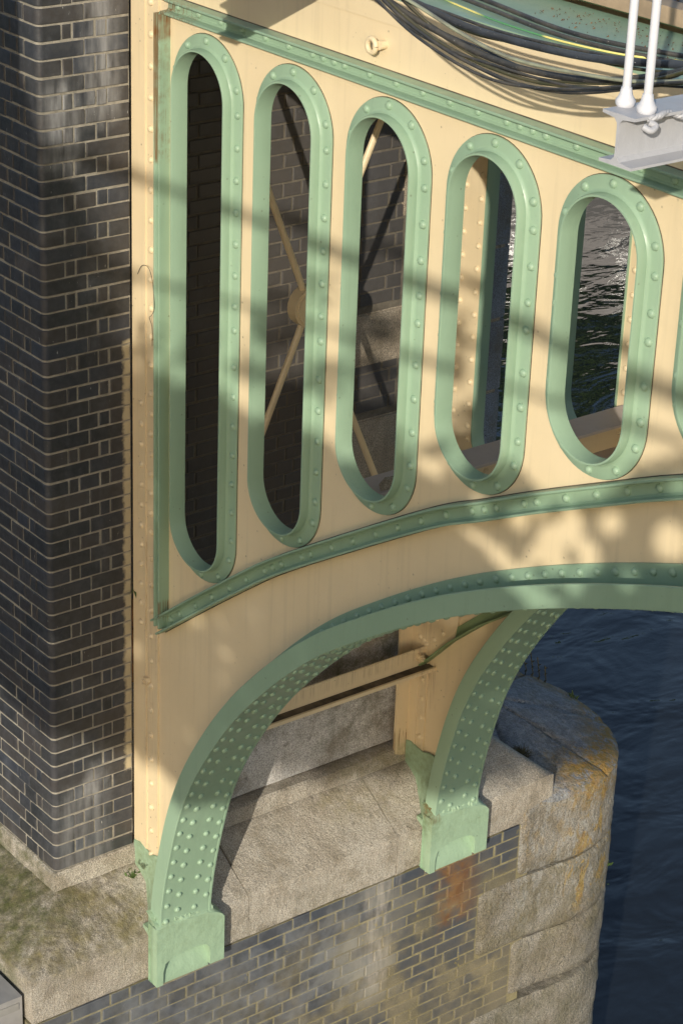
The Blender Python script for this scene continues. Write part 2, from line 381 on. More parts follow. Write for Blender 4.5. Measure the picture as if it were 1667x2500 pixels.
def girder(name, label, ym, nslots):
    """ym(y): maps the depth of the near girder to this one (identity, or the mirror image)"""
    T = thing(name, label, 'girder', loc=(0, ym(YW), -.3))
    mir = ym(1.0) < ym(0.0)
    def fin(mb, nm, mat, par=T, smooth=True, ang=35):
        v = [(a, ym(b), c) for a, b, c in mb.v]; f = [t[::-1] for t in mb.f] if mir else mb.f
        return mesh_obj(nm, v, f, mat, par, smooth, None, ang)
    # web
    arc = [p for p in offset(ARC, .03) if p[1] > -.12 and p[0] < XE]
    outer = [(.012, -.12), (arc[0][0], -.12)] + arc + [(XE, 4.60), (.012, 4.60)]
    holes = [stadium(SLOT_C[k], SLOT_R+.003, SLOT_B[k], SLOT_T[k]) for k in range(nslots)]
    pts = []; edges = []
    for poly in [outer]+holes:
        b = len(pts); n = len(poly); pts += poly; edges += [(b+i, b+(i+1) % n) for i in range(n)]
    V, E, F, *_ = delaunay_2d_cdt([Vector(p) for p in pts], edges, [], 0, 1e-6)
    ff = []
    for f in F:
        c = sum((V[i] for i in f), Vector((0, 0)))/len(f)
        if inside(c, outer) and not any(inside(c, h) for h in holes): ff.append(f)
    mb = MB(); n = len(V)
    mb.v = [(v.x, YW, v.y) for v in V]+[(v.x, YW+.012, v.y) for v in V]
    mb.f = [tuple(f) for f in ff]+[tuple(i+n for i in f[::-1]) for f in ff]; mb.r = [0]*len(mb.f)
    # rivet tails of the frames on the inner face, two columns between slots
    if mir or True:
        for k in range(nslots):
            for side in (-1, 1):
                x = SLOT_C[k]+side*(SLOT_R+.045); z = SLOT_B[k]+.02
                while z < SLOT_T[k]+.02: rivet(mb, (x, YW+.012, z), (0, 1, 0), .0155, .011); z += .118
            for a in range(7):
                t = math.pi+math.pi*(a+.5)/7; rivet(mb, (SLOT_C[k]+math.cos(t)*(SLOT_R+.045), YW+.012, SLOT_B[k]+math.sin(t)*(SLOT_R+.045)), (0, 1, 0), .0155, .011)
    fin(mb, 'web_plate', M_cream)
    # slot frames: angle iron bent round each slot
    sec = [(0, YW+.021), (0, YW-.056), (.0015, YW-.059), (.008, YW-.059), (.010, YW-.056), (.0125, YW-.022), (.019, YW-.0145), (.027, YW-.0115),
           (.067, YW-.0105), (.0705, YW-.008), (.0705, YW+.0005), (.007, YW+.0005), (.007, YW+.021)]
    for k in range(nslots):
        mb = MB(); ring = stadium(SLOT_C[k], SLOT_R, SLOT_B[k], SLOT_T[k], 28)
        sweep(mb, ring[::-1], sec, closed=True, flip=False)
        nr = len(ring)
        rad = SLOT_R+.0455; c = SLOT_C[k]
        z = SLOT_B[k]; L = SLOT_T[k]-SLOT_B[k]; nn = int(L/.135)
        zs = [SLOT_B[k]+.03+(L-.06)*i/nn for i in range(nn+1)]
        mid = nn//2
        for i, z in enumerate(zs):
            for s in (-1, 1): rivet(mb, (c+s*rad, YW-.0105, z+(.03 if i == mid else 0)), (0, -1, 0), .0165, .0115)
        for a in range(5):
            t = math.pi*(a+.5)/5
            rivet(mb, (c+math.cos(t)*rad, YW-.0105, SLOT_T[k]+math.sin(t)*rad), (0, -1, 0), .0165, .0115)
            rivet(mb, (c+math.cos(t)*rad, YW-.0105, SLOT_B[k]-math.sin(t)*rad), (0, -1, 0), .0165, .0115)
        fin(mb, 'slot_frame', M_green)
        mb = MB(); sweep(mb, ring[::-1], [(.0707, YW-.0025), (.0707, YW+.0005), (.0730, YW+.0005), (.0730, YW-.001)], closed=True); fin(mb, 'dirt_shade_line', M_grime, ang=80)  # dark line round the frame: edge dirt and contact shade drawn as one
    # channels framing the spandrel (section: n across, y depth)
    def chan(wd, d=.055):
        return [(0, YW+.0), (0, YW-d), (.002, YW-d-.002), (.0085, YW-d-.002), (.010, YW-d), (.012, YW-.020), (.020, YW-.012), (wd-.020, YW-.012), (wd-.012, YW-.020),
                (wd-.010, YW-d), (wd-.0085, YW-d-.002), (wd-.002, YW-d-.002), (wd, YW-d), (wd, YW)]
    mb = MB(); xs = [(.285+(XE-.3)*i/30, 4.266+.002*i/30) for i in range(31)]; sweep(mb, xs, chan(.068), flip=True)
    x = .36; k = 0
    while x < XE-.1:
        rivet(mb, (x, YW-.012, 4.302), (0, -1, 0), .0155, .011); k += 1
        x += .155 if k % 9 not in (7, 8, 0) else .068
    fin(mb, 'top_channel', M_green)
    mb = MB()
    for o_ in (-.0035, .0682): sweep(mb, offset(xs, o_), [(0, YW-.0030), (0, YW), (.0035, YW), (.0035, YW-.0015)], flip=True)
    fin(mb, 'dirt_shade_line', M_grime, ang=80)  # edge dirt plus painted contact shade along the top channel
    rib = [p for p in RIB if .235 < p[0] < XE]
    mb = MB(); sweep(mb, rib, chan(.078), flip=True)
    k = 0; d = .05; pts = []
    for p, t in along(offset(rib, .039), .002):
        pass
    seq = []; d = .03
    while d < 8: seq.append(d); k += 1; d += .088 if k < 3 else (.165 if (k % 11) not in (8, 9, 0) else .075)
    al = along(offset(rib, .039), .005)
    for d in seq:
        i = int(d/.005)
        if i < len(al): (px, pz), t = al[i]; rivet(mb, (px, YW-.012, pz), (0, -1, 0), .0155, .011)
    fin(mb, 'arch_channel', M_green)
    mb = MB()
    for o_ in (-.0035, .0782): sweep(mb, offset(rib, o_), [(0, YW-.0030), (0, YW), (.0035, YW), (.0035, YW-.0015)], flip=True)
    fin(mb, 'dirt_shade_line', M_grime, ang=80)  # dark seam of the arch channel, part dirt, part painted shade
    mb = MB(); sweep(mb, [(.285, 1.36+(4.26-1.36)*i/20) for i in range(21)], chan(.046), flip=True)
    z = 1.45
    while z < 4.2: rivet(mb, (.262, YW-.012, z), (0, -1, 0), .0145, .010); z += .215
    fin(mb, 'end_channel', M_green)
    # end angles on the web beside the pier
    mb = MB(); mb.box((.008, YW-.010, -.10), (.205, YW-.0008, 4.59)); mb.box((.006, YW-.0165, -.08), (.112, YW-.0102, 4.58))
    mb.box((.004, YW-.016, -.08), (.0195, YW+.11, 4.57))
    z = 0.02
    while z < 4.55:
        rivet(mb, (.152, YW-.010, z), (0, -1, 0), .0155, .011); z += .137 if (z < 1.7 or z > 2.5) else .10
    z = 1.30
    while z < 2.45: rivet(mb, (.078, YW-.0165, z), (0, -1, 0), .0155, .0115); z += .103
    yi = YW+.012
    z = 2.05
    while z < 4.1: rivet(mb, (.225, yi, z), (0, 1, 0), .0155, .011); z += .118
    mb.box((.004, yi+.0005, -.02), (.150, yi+.010, 4.5)); mb.box((.0035, yi+.0102, .0), (.088, yi+.0165, 4.48))
    z = .10
    while z < 4.4: rivet(mb, (.121, yi+.010, z), (0, 1, 0), .0155, .011); z += .118
    for zb in (1.0,):                                       # one bolt and nut
        tube(mb, [(.125, YW-.012, zb), (.125, YW-.034, zb)], .022, 6); tube(mb, [(.125, YW-.03, zb), (.125, YW-.05, zb)], .012, 8)
    fin(mb, 'end_angle', M_cream)
    # arch flange: soffit plate with two lips, open above
    arc2 = [p for p in ARC if p[1] > -.24 and p[0] < XE]
    mb = MB(); sweep(mb, arc2, [(0, .334), (0, .630), (.016, .630), (.016, .334)], flip=True)
    for rowi, (yo, off) in enumerate(((.362, 0), (.428, .5), (.530, .25), (.598, .75))):
        for (px, pz), t in along(arc2, .098, .05+off*.098):
            rivet(mb, (px, yo, pz), (t[1], 0, -t[0]), .0160, .0105)
    fin(mb, 'soffit_plate', M_green)
    for (y0, y1) in ((.328, .341), (.619, .632)):
        mb = MB(); sweep(mb, arc2, [(-.003, y0+.002), (-.003, y1-.001), (0, y1), (.084, y1), (.087, y1-.003), (.087, y0+.003), (.084, y0), (-.001, y0)], flip=True)
        fin(mb, 'flange_lip', M_green)
    mb = MB()
    for (y0, y1, s) in ((YW-.012, YW-.0005, -1), (YW+.0125, YW+.024, 1)):
        p2 = [p for p in arc2 if p[1] > .0]; sweep(mb, p2, [(.017, y0), (.017, y1), (.128, y1), (.128, y0)], flip=True)
        for (px, pz), t in along(offset(p2, .098), .0975, .05):
            rivet(mb, (px, y0 if s < 0 else y1, pz), (0, s, 0), .0155, .011)
    fin(mb, 'flange_angle', M_green)
    # top flange and the strip of plate under it
    mb = MB(); mb.box((.0, YW-.004, 4.602), (XE, YW+.50, 4.615)); fin(mb, 'top_flange', M_green, smooth=False)
    mb = MB(); mb.box((.0, YW-.0058, 4.505), (XE, YW-.0004, 4.6015)); fin(mb, 'upper_strap', M_cream, smooth=False)
    # cast shoe at the springing
    def prof(ys, poly, mbx):
        (ya, yb) = ys; n = len(poly)
        mbx.add([(p[0], ya, p[1]) for p in poly]+[(p[0], yb, p[1]) for p in poly],
                [tuple(range(n)), tuple(range(n, 2*n))[::-1]]+[(i, n+i, n+(i+1) % n, (i+1) % n) for i in range(n)])
    y0, y1 = .305, .712
    mb = MB()
    def lump(a, b, c, k=.003): return noise.noise(Vector((a*22, b*22, c*22)))*k
    # base block, then the apron plate standing proud with its arched recess, then the curved shoulder
    mb.box((.30, y0+.012, -.560), (.374, y1-.012, -.26))
    g_ = [(.346+.281*i/10) for i in range(11)]; vs = []
    for y in g_:
        e = noise.noise(Vector((y*30, 0, 0)))*.006; vs += [(.37, y, -.440+e*2), (.385, y, -.452+e), (.405, y, -.49+e), (.422, y, -.53+e), (.425, y, -.562)]
    mb.add(vs, [(i*5+j, i*5+j+1, (i+1)*5+j+1, (i+1)*5+j) for i in range(10) for j in range(4)])
    outl = [(y0, -.556), (.340, -.556), (.344, -.478), (.358, -.432), (.39, -.414), (.43, -.404), (.50, -.399), (.56, -.402), (.60, -.412), (.622, -.436), (.628, -.530), (y1-.01, -.532), (y1, -.52)]
    top = [(y1, -.30), (y1-.006, -.272), (.66, -.243), (.60, -.226), (.50, -.216), (.40, -.212), (y0, -.212)]
    def strip(cols, x0, x1):
        """plate built from vertical strips between a lower and an upper edge"""
        for (ya, za, zb_), (yb, zc, zd) in zip(cols, cols[1:]):
            q = []
            for x in (x0, x1):
                q += [(x, ya, za), (x, yb, zc), (x, yb, zd), (x, ya, zb_)]
            mb.add(q, [(3, 2, 1, 0), (4, 5, 6, 7), (0, 1, 5, 4), (3, 7, 6, 2)])
    def lerp(tab, y):
        for (a0, b0), (a1, b1) in zip(tab, tab[1:]):
            if a0 <= y <= a1: return b0+(b1-b0)*(y-a0)/(a1-a0+1e-9)
        return tab[-1][1]
    low = [(y0, -.556), (.3435, -.556), (.344, -.480), (.358, -.434), (.39, -.415), (.43, -.405), (.50, -.399), (.56, -.403), (.60, -.414), (.622, -.438), (.6265, -.48), (.627, -.545), (y1, -.545)]
    up = [(y0, -.212), (.40, -.212), (.50, -.216), (.60, -.226), (.66, -.243), (y1-.008, -.268), (y1, -.285)]
    yy = sorted(set([a for a, b in low]+[y0+(y1-y0)*i/24 for i in range(25)]))
    cols = [(y, lerp(low, y), lerp(up, y)+lump(y, 0, 0, .004)) for y in yy]; strip(cols, .366, .444)
    mb.add([(.408, y0, -.556), (.444, y0, -.556), (.444, y0, -.212), (.408, y0, -.212)], [(0, 1, 2, 3)])
    mb.add([(.408, y1, -.545), (.444, y1, -.545), (.444, y1, -.285), (.408, y1, -.285)], [(3, 2, 1, 0)])
    vs = []; prof2 = [(.444, 0), (.436, .014), (.418, .022), (.400, .032), (.388, .045), (.372, .055), (.345, .058)]; m_ = len(prof2)
    for y in yy: vs += [(a+lump(a, y, 2), y, lerp(up, y)+b*(1-.72*min(1, max(0, (y-.635)/.05)))+lump(a, y, 5, .005)) for a, b in prof2]
    mb.add(vs, [(i*m_+j, (i+1)*m_+j, (i+1)*m_+j+1, i*m_+j+1) for i in range(len(yy)-1) for j in range(m_-1)]+[tuple(range(m_)), tuple((len(yy)-1)*m_+j for j in range(m_))[::-1]])
    # casting flaring from the girder end out to the shoe
    pl = [(.010, .452, .0), (.10, .446, -.005), (.19, .420, -.03), (.28, .372, -.09), (.35, .312, -.17), (.407, .309, -.19), (.407, .50, -.10), (.010, .50, .0)]
    pl = [(.008, .452), (.06, .447), (.11, .438), (.16, .424), (.21, .402), (.26, .374), (.31, .344), (.35, .316), (.407, .309)]; vs = []
    for i, (a, b) in enumerate(pl):
        t = .028+.012*math.sin(i*1.7)
        for (y, z_) in ((.460, t+.004), (.4535, t), (.4535*.8+b*.2, -.05), (.4535*.5+b*.5, -.11), (b+.012, -.17), (b, -.21), (b, -.56)):
            vs.append((a, y+lump(a, y, z_, .004), z_))
    mb.add(vs, [(i*7+j, (i+1)*7+j, (i+1)*7+j+1, i*7+j+1)[::-1] for i in range(len(pl)-1) for j in range(6)])
    # cement fillet where the flange enters the shoe
    fp = [(.420+random.uniform(-.006, .006), .336+.30*i/30, -.196-.030*max(0, (.336+.3*i/30-y0-.1)/.31)+random.uniform(-.006, .008)) for i in range(31)]
    tube(mb, fp, [random.uniform(.012, .024) for _ in fp], 8)
    dy = ym(YW)-YW                              # both shoes face the same way
    mesh_obj('bearing_shoe', [(a, b+(1.76 if mir else 0), c) for a, b, c in mb.v], mb.f, M_shoe, T, True, None, 40)
    return T
g1 = girder('riveted_girder', 'cream riveted girder with green framed slots nearest the camera, abutting the brick pilaster', lambda y: y, 7)
g2 = girder('riveted_girder', 'farther parallel cream girder seen through the slots and under the near arch', lambda y: 2.72-y, 7)
# gusset and knee angle on the far girder, facing the camera
YB = 2.72-YW-.012
mb = MB(); gp = [(.02, .70), (.02, .585), (.105, .520), (.36, .80), (.385, .95), (.02, .95)]; n = len(gp)
mb.add([(a, YB-.016, b) for a, b in gp]+[(a, YB-.001, b) for a, b in gp], [tuple(range(n)), tuple(range(n, 2*n))[::-1]]+[(i, n+i, n+(i+1) % n, (i+1) % n) for i in range(n)])
for p in ((.08, .80), (.085, .70), (.15, .82), (.21, .86), (.14, .68), (.20, .73), (.27, .80), (.08, .90), (.06, .62)): rivet(mb, (p[0], YB-.016, p[1]), (0, -1, 0), .015, .011)
mesh_obj('gusset_plate', mb.v, mb.f, M_cream, g2, True, None, 35)
mb = MB(); sweep(mb, [(.105, .520), (.36, .79), (.58, .985), (.80, 1.15), (1.1, 1.40)], [(0, YB-.002), (0, YB-.062), (.008, YB-.064), (.010, YB-.014), (.06, YB-.012), (.06, YB-.002)], flip=True)
mesh_obj('knee_angle', mb.v, mb.f, M_olive, g2, True, None, 35)
# ------------------------------------------------------------------ bracing between the girders
def bar(name, label, cat, mb, mat, group=None, ang=35):
    o = mb.obj(name, mat, None, True, ang); return tag(o, label, cat, group)
xb = thing('cross_brace', 'cream crossed tie rods meeting at a round hub, against the dark brick wall', 'brace', loc=(.25, 1.29, 2.80))
cen = Vector((.25, 1.275, 2.80))
for e in ((.25, .61, 4.40), (.25, 2.02, 4.40), (.25, .80, 1.70), (.25, 1.776, 1.70)):
    mb = MB(); d = (Vector(e)-cen).normalized(); tube(mb, [cen+d*.07, Vector(e)], .0165, 10); mb.obj('tie_rod', M_cream, xb, True)
mb = MB(); tube(mb, [(.218, cen.y, cen.z), (.282, cen.y, cen.z)], .100, 28); tube(mb, [(.280, cen.y, cen.z), (.292, cen.y, cen.z)], .086, 28)
tube(mb, [(.29, cen.y, cen.z), (.315, cen.y, cen.z)], .025, 6); mb.obj('hub', M_cream, xb, True, 30)
st = thing('angle_strut', 'low cream angle strut across the pier face below the arch, its ledge black with dirt', 'strut', loc=(.14, 1.4, .6))
mb = MB(); mb.box((.125, .65, .556), (.138, 2.232, .655)); tube(mb, [(.132, .65, .655), (.132, 2.232, .655)], .0085, 10)
tube(mb, [(.14, 2.17, .615), (.165, 2.17, .615)], .024, 6); tube(mb, [(.16, 2.17, .615), (.18, 2.17, .615)], .013, 8); mb.obj('upright_leg', M_cream, st, True)
mb = MB(); mb.box((.1385, .65, .548), (.198, 2.232, .560)); mb.obj('ledge', M_grime, st)
mb = MB(); mb.box((.1985, .65, .545), (.212, 2.232, .566)); mb.obj('ledge_lip', M_cream, st)
bar2 = thing('cross_beam', 'faded cross beam between the two girders, seen at the foot of the slots', 'beam', loc=(1.49, .5, 2.4))
mb = MB(); mb.box((1.435, .49, 2.492), (1.60, 2.232, 2.505)); mb.obj('flange', M_lilac, bar2)
mb = MB(); mb.box((1.505, .49, 2.352), (1.517, 2.232, 2.4915))
for y in (.9, 1.3, 1.7, 2.1): rivet(mb, (1.517, y, 2.42), (1, 0, 0), .014, .01)
mb.obj('web', M_cream, bar2)
mb = MB(); mb.box((1.435, .49, 2.34), (1.60, 2.232, 2.3515)); mb.obj('flange', M_lilac, bar2)
mb = MB(); mb.add(*[[(1.52,.70,2.507),(1.58,.66,2.507),(1.60,.80,2.507),(1.55,.84,2.507),(1.535,.72,2.54),(1.575,.70,2.545),(1.585,.79,2.535),(1.555,.81,2.54)], [(0,3,2,1),(4,5,6,7),(0,1,5,4),(1,2,6,5),(2,3,7,6),(3,0,4,7)]])
o = mb.obj('stone', M_gran_quoin, None); tag(o, 'small dark broken stone lying on the cross beam in the third slot', 'stone')

# ------------------------------------------------------------------ brickwork
pier = thing('bridge_pier', 'dark engineering brick pier with granite coping and rounded granite cutwater', 'pier')
H = .075; J = .0100
def plane_brick(mb, fmap, u0, u1, z0, z1, r):
    """fmap(u, d) -> (x, y) with d proud of the face"""
    j = lambda s=.0027: random.uniform(-s, s)
    u0 += J/2+j(); u1 -= J/2+j(); z0 += J/2+j(); z1 -= J/2+j(); pr = .0035+j(.0014); b = .0035
    vs = []
    for (du, dz, d) in ((0, 0, -.012), (b, b, pr)):
        for (u, z) in ((u0+du, z0+dz), (u1-du, z0+dz), (u1-du, z1-dz), (u0+du, z1-dz)):
            x, y = fmap(u, d); vs.append((x, y, z))
    # mid ring: edge before the arris
    for (u, z) in ((u0, z0), (u1, z0), (u1, z1), (u0, z1)):
        x, y = fmap(u, pr-.0035); vs.append((x, y, z))
    fs = [(4, 5, 6, 7)]
    for i in range(4):
        k = (i+1) % 4; fs.append((8+i, 8+k, 4+k, 4+i)); fs.append((i, k, 8+k, 8+i))
    mb.add(vs, fs, r)
def bull_brick(mb, wx, wy, z0, z1, r, rad=.027):
    """rounded corner brick at (0,0): runs wx along -X (face -Y) and wy along +Y (face +X)"""
    j = lambda s=.0016: random.uniform(-s, s)
    z0 += J/2+j(); z1 -= J/2+j(); pr = .0035+j(.001); prof = [(-wx+J/2, 0, 0, -1)]
    for i in range(9):
        a = -math.pi/2+math.pi/2*i/8; prof.append((-rad+rad*math.cos(a), rad+rad*math.sin(a), math.cos(a), math.sin(a)))
    prof.append((0, wy-J/2, 1, 0)); n = len(prof); vs = []
    rows = ((z0, -.012), (z0, pr-.0035), (z0+.0035, pr), (z1-.0035, pr), (z1, pr-.0035), (z1, -.012))
    for (z, d) in rows:
        for (x, y, nx, ny) in prof: vs.append((x+nx*d, y+ny*d, z))
    fs = []
    for k in range(5):
        for i in range(n-1): fs.append((k*n+i, k*n+i+1, (k+1)*n+i+1, (k+1)*n+i))
    mb.add(vs, fs, r)
    for s_, e in ((0, prof[0]), (1, prof[-1])):   # end faces
        x, y, nx, ny = e; q = [(x+nx*pr, y+ny*pr, z0+.0035), (x+nx*pr, y+ny*pr, z1-.0035), (x-nx*.012, y-ny*.012, z1), (x-nx*.012, y-ny*.012, z0)]
        mb.add(q, [(0, 1, 2, 3) if s_ == 0 else (3, 2, 1, 0)], r)
mb = MB(); rr = random.random
fR = lambda u, d: (d, u)                      # right face, X=0, outward +X
fL = lambda u, d: (-u, -d)                    # left face, Y=0, u runs to -X, outward -Y
for k in range(64):
    z0, z1 = k*H, (k+1)*H
    if k % 2 == 0:
        bull_brick(mb, .1125, .225, z0, z1, rr()); plane_brick(mb, fR, .225, .452, z0, z1, rr())
        u = .1125; pat = [.056, .1125, .225, .225, .1125, .225, .225]
    else:
        bull_brick(mb, .225, .1125, z0, z1, rr())
        u = .1125
        for wd in (.056, .1125, .056, .115): plane_brick(mb, fR, u, u+wd, z0, z1, rr()); u += wd
        u = .225; pat = [.1125, .225, .1125, .225, .1125, .225]
    for wd in pat:
        a, b, c = u, u+wd, None; mbx = mb
        # mirror the winding for this face
        t = MB(); plane_brick(t, fL, a, b, z0, z1, 0); t.f = [f[::-1] for f in t.f]; mb.add(t.v, t.f, rr()); u += wd
mb.obj('brick_pilaster', M_brick, pier, False, None, True)
mb = MB(); rad = .050; prof = [(-1.35, -.0)]
for i in range(9):
    a = -math.pi/2+math.pi/2*i/8; prof.append((-.027+.025*math.cos(a), .027+.025*math.sin(a)))
prof = [(-1.35, .002)]+prof[1:]+[(-.002, .452), (-.5, .452)]
n = len(prof); zs = [.0, 4.8]; vs = [(x, y, z) for z in zs for (x, y) in prof]
mb.add(vs, [(i, i+1, n+i+1, n+i) for i in range(n-1)]); mb.obj('mortar_joints', M_mortar, pier, True)
# recessed wall between the pilasters, X=-.5, Flemish bond
mb = MB(); fW = lambda u, d: (-.46+d, u); k = 0; z = .9
while z < 4.62:
    zm = z+H/2; yend = 2.0 if (1.165 < zm < 1.765 or 2.065 < zm < 2.365) else 2.42
    u = .455; first = True
    if k % 2: plane_brick(mb, fW, u, u+.17, z, z+H, rr()); u += .17
    t = 0
    while u < yend-.03:
        wd = .225 if (t+k) % 2 == 0 else .1125
        if u+wd > yend-.04: wd = yend-u
        plane_brick(mb, fW, u, u+wd, z, z+H, rr()); u += wd; t += 1
    z += H; k += 1
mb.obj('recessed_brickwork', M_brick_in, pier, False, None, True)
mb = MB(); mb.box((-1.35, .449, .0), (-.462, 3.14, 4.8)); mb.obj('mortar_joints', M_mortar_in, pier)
def block(name, a, b, mat, par=pier, rough=.0035, step=.06, seed=0.0, bev=.008):
    """a squared stone, faces gridded and jittered, arrises worn"""
    a, b = Vector(a), Vector(b); bm = bmesh.new(); bmesh.ops.create_cube(bm, size=1.0)
    for v in bm.verts: v.co = Vector([(a[i]+b[i])/2+v.co[i]*(b[i]-a[i]) for i in range(3)])
    bmesh.ops.bevel(bm, geom=bm.edges[:], offset=bev, segments=2, affect='EDGES')
    es = [e for e in bm.edges if e.calc_length() > step*1.5]
    if es: bmesh.ops.subdivide_edges(bm, edges=es, cuts=max(1, min(12, int(max(e.calc_length() for e in es)/step))), use_grid_fill=True)
    for v in bm.verts:
        nz = noise.noise_vector(v.co*9+Vector((seed, 0, 0)))*rough+noise.noise_vector(v.co*30)*rough*.5; v.co += nz
    bm.normal_update(); me = bpy.data.meshes.new(name); bm.to_mesh(me); bm.free(); me.materials.append(mat)
    me.polygons.foreach_set('use_smooth', [True]*len(me.polygons)); me.set_sharp_from_angle(angle=math.radians(50))
    o = bpy.data.objects.new(name, me); return link(o, par)
for z0, z1, yq_ in ((.9, 1.16, 2.44), (1.165, 1.765, 2.0), (1.77, 2.06, 2.44), (2.065, 2.365, 2.0), (2.37, 2.85, 2.44), (2.855, 3.25, 2.40), (3.255, 3.6, 2.40), (3.605, 4.0, 2.40), (4.005, 4.6, 2.40)):
    block('granite_quoin', (-.60, yq_+.004, z0+.003), (-.452, 3.135, z1), M_gran_quoin, rough=.002, seed=z0)
for i in range(9):
    block('granite_quoin', (-.60, 2.74, .9+.42*i), (-.448, 3.165, 1.315+.42*i), M_gran_blue, rough=.002, seed=i)
# granite wall and plinth under the arch
for (y0, y1) in ((.46, 1.005), (1.010, 2.19)): block('granite_block', (-.5, y0, .004), (-.055, y1, .86), M_gran_smooth, rough=.0015)
block('granite_block', (-.5, 2.195, .0), (-.09, 2.70, .86), M_gran_smooth, rough=.0015)
# courses of plinth and coping: profile swept round the corner (d = distance out from the pilaster faces)
def corner_run(name, prof, y_end, mat, x_start=-1.6, y_start=None, ns=34, nl=16, rough=.004, seed=1.0):
    P = []                                     # stations: left run, corner, right run
    if y_start is None:
        for i in range(nl): P.append(('L', x_start+(0-x_start)*i/nl))
        P.append(('C', 0))
    else: P.append(('R', y_start))
    y0 = 0 if y_start is None else y_start
    for i in range(1, ns+1): P.append(('R', y0+(y_end-y0)*i/ns))
    n = len(prof); vs = []
    for kind, t in P:
        for (d, z) in prof:
            if kind == 'L': v = Vector((t, -d, z))
            elif kind == 'C': v = Vector((d, -d, z))
            else: v = Vector((d, t, z))
            v += noise.noise_vector(v*8+Vector((seed, 0, 0)))*rough+noise.noise_vector(v*27)*rough*.6
            vs.append(v)
    fs = [(i*n+j, (i+1)*n+j, (i+1)*n+j+1, i*n+j+1) for i in range(len(P)-1) for j in range(n-1)]
    fs += [tuple(range(n)), tuple((len(P)-1)*n+j for j in range(n))[::-1]]
    return mesh_obj(name, vs, fs, mat, pier, True, None, 38)
def fine(prof, step=.05):
    out = [prof[0]]
    for a, b in zip(prof, prof[1:]):
        l = math.hypot(b[0]-a[0], b[1]-a[1]); k = max(1, int(l/step))
        out += [(a[0]+(b[0]-a[0])*i/k, a[1]+(b[1]-a[1])*i/k) for i in range(1, k+1)]
    return out
PL = fine([(-.16, .002), (.004, -.002), (.016, -.012), (.024, -.098)])
corner_run('plinth_course', PL, 2.78, M_gran_plinth, ns=60)
CP = fine([(-.2, -.098), (.020, -.100), (.335, -.296), (.350, -.306), (.354, -.320), (.352, -.548), (.340, -.562), (.1, -.566)])
corner_run('coping_stone', CP, .925, M_gran_coping, ns=26)
corner_run('coping_stone', CP, 1.905, M_gran_coping, y_start=.931, ns=24, seed=5)
corner_run('coping_stone', CP, 2.46, M_gran_coping, y_start=1.911, ns=14, seed=9)
# last coping stone with its hipped end
o = corner_run('coping_stone', CP, 3.035, M_gran_coping, y_start=2.466, ns=16, seed=12)
for v in o.data.vertices:
    x, y, z = v.co
    lim = 2.775+max(0, (x-.02))*.79
    if z > -.31 and y > lim: v.co.z = min(v.co.z, -.1-(y-2.775)*.80) if x > -.1 else v.co.z
    if x < -.0 and y > 2.78: v.co.z = min(v.co.z, -.10-(y-2.78)*.8)
o.data.update()
# pier face brickwork below the coping
mb = MB(); fP = lambda u, d: (.343+d, u); HP = .0735; z = -.566-HP; k = 0
LV = [(-.925, 2.815), (-1.372, 2.533), (-1.795, 2.815), (-2.25, 2.533), (-2.7, 2.815), (-9, 2.533)]
def yq(z):
    for (zb, y) in LV:
        if z > zb: return y
while z > -3.0:
    yend = yq(z+HP/2); u = -.352
    if k % 2: plane_brick(mb, fP, u, u+.17, z, z+HP, rr()); u += .17
    t = 0
    while u < yend-.02:
        wd = .225 if (t+k//2) % 3 != 2 else .1125
        if u+wd > yend-.05: wd = yend-u
        plane_brick(mb, fP, u, u+wd, z, z+HP, rr()); u += wd; t += 1
    z -= HP; k += 1
mb.obj('pier_brickwork', M_brick_pier, pier, False, None, True)
mb = MB(); mb.box((-1.2, -.355, -4.6), (.3425, 2.9, -.57)); mb.box((-1.2, .02, -.56), (-.02, 2.70, -.03)); mb.obj('mortar_joints', M_mortar_pier, pier)
# granite courses running round the cutwater
XC, YC, RC = -.46, 3.215, .850
def plan(a, f=1.0):
    c_, s_ = math.cos(a), math.sin(a)
    return XC+RC*f*c_, YC+.720*f*(math.copysign(abs(s_)**.82, s_) if s_ > 0 else s_*1.2)
def nose_course(z1, z0, ys, seed, top=False):
    S = [ys+.004+(YC-ys)*i/14 for i in range(14)]; st = [('P', y) for y in S]+[('A', -math.pi/2*0+math.pi*.98*i/64) for i in range(65)]
    nz = max(5, int((z1-z0)/.028)); vs = []; rows = []
    for j in range(nz+1):
        t = j/nz; z = z1+(z0-z1)*t; e = min(t, 1-t)*(z1-z0); ins = .014*max(0, 1-e/.013)**2
        if z0 < -1.7 and z0 > -1.85: ins += .055*max(0, 1-(z-z0)/.055)**.7 if z-z0 < .055 else 0
        rows.append((z, ins))
    rows = [(z1, .12)]+rows+[(z0, .12)]
    for (z, ins) in rows:
        for i, (kd, q) in enumerate(st):
            if kd == 'P': base = Vector((.358, q, z)); nn = Vector((1, 0, 0))
            else: nn = Vector((math.cos(q), math.sin(q), 0)); base = Vector((*plan(q), z))
            if kd == 'P': base.x += .032*((q-ys)/(YC-ys))**2
            edge = .014 if i == 0 else 0
            d = (noise.noise(base*5+Vector((seed, 0, 0)))*.010+noise.noise(base*14)*.007+noise.noise(base*40)*.006)+random.uniform(-.001, .001)
            if kd == 'P': d *= .6
            vs.append(base+nn*(d-ins-edge)+Vector((0, 0, noise.noise(base*3+Vector((0, seed, 0)))*.010 if .02 < ins else 0)))
    n = len(st); m = len(rows); fs = [(j*n+i, (j+1)*n+i, (j+1)*n+i+1, j*n+i+1) for j in range(m-1) for i in range(n-1)]
    fs.append(tuple(j*n for j in range(m)))
    return mesh_obj('granite_course', vs, fs, M_gran_rough, pier, True, None, 60)
zt = -.462
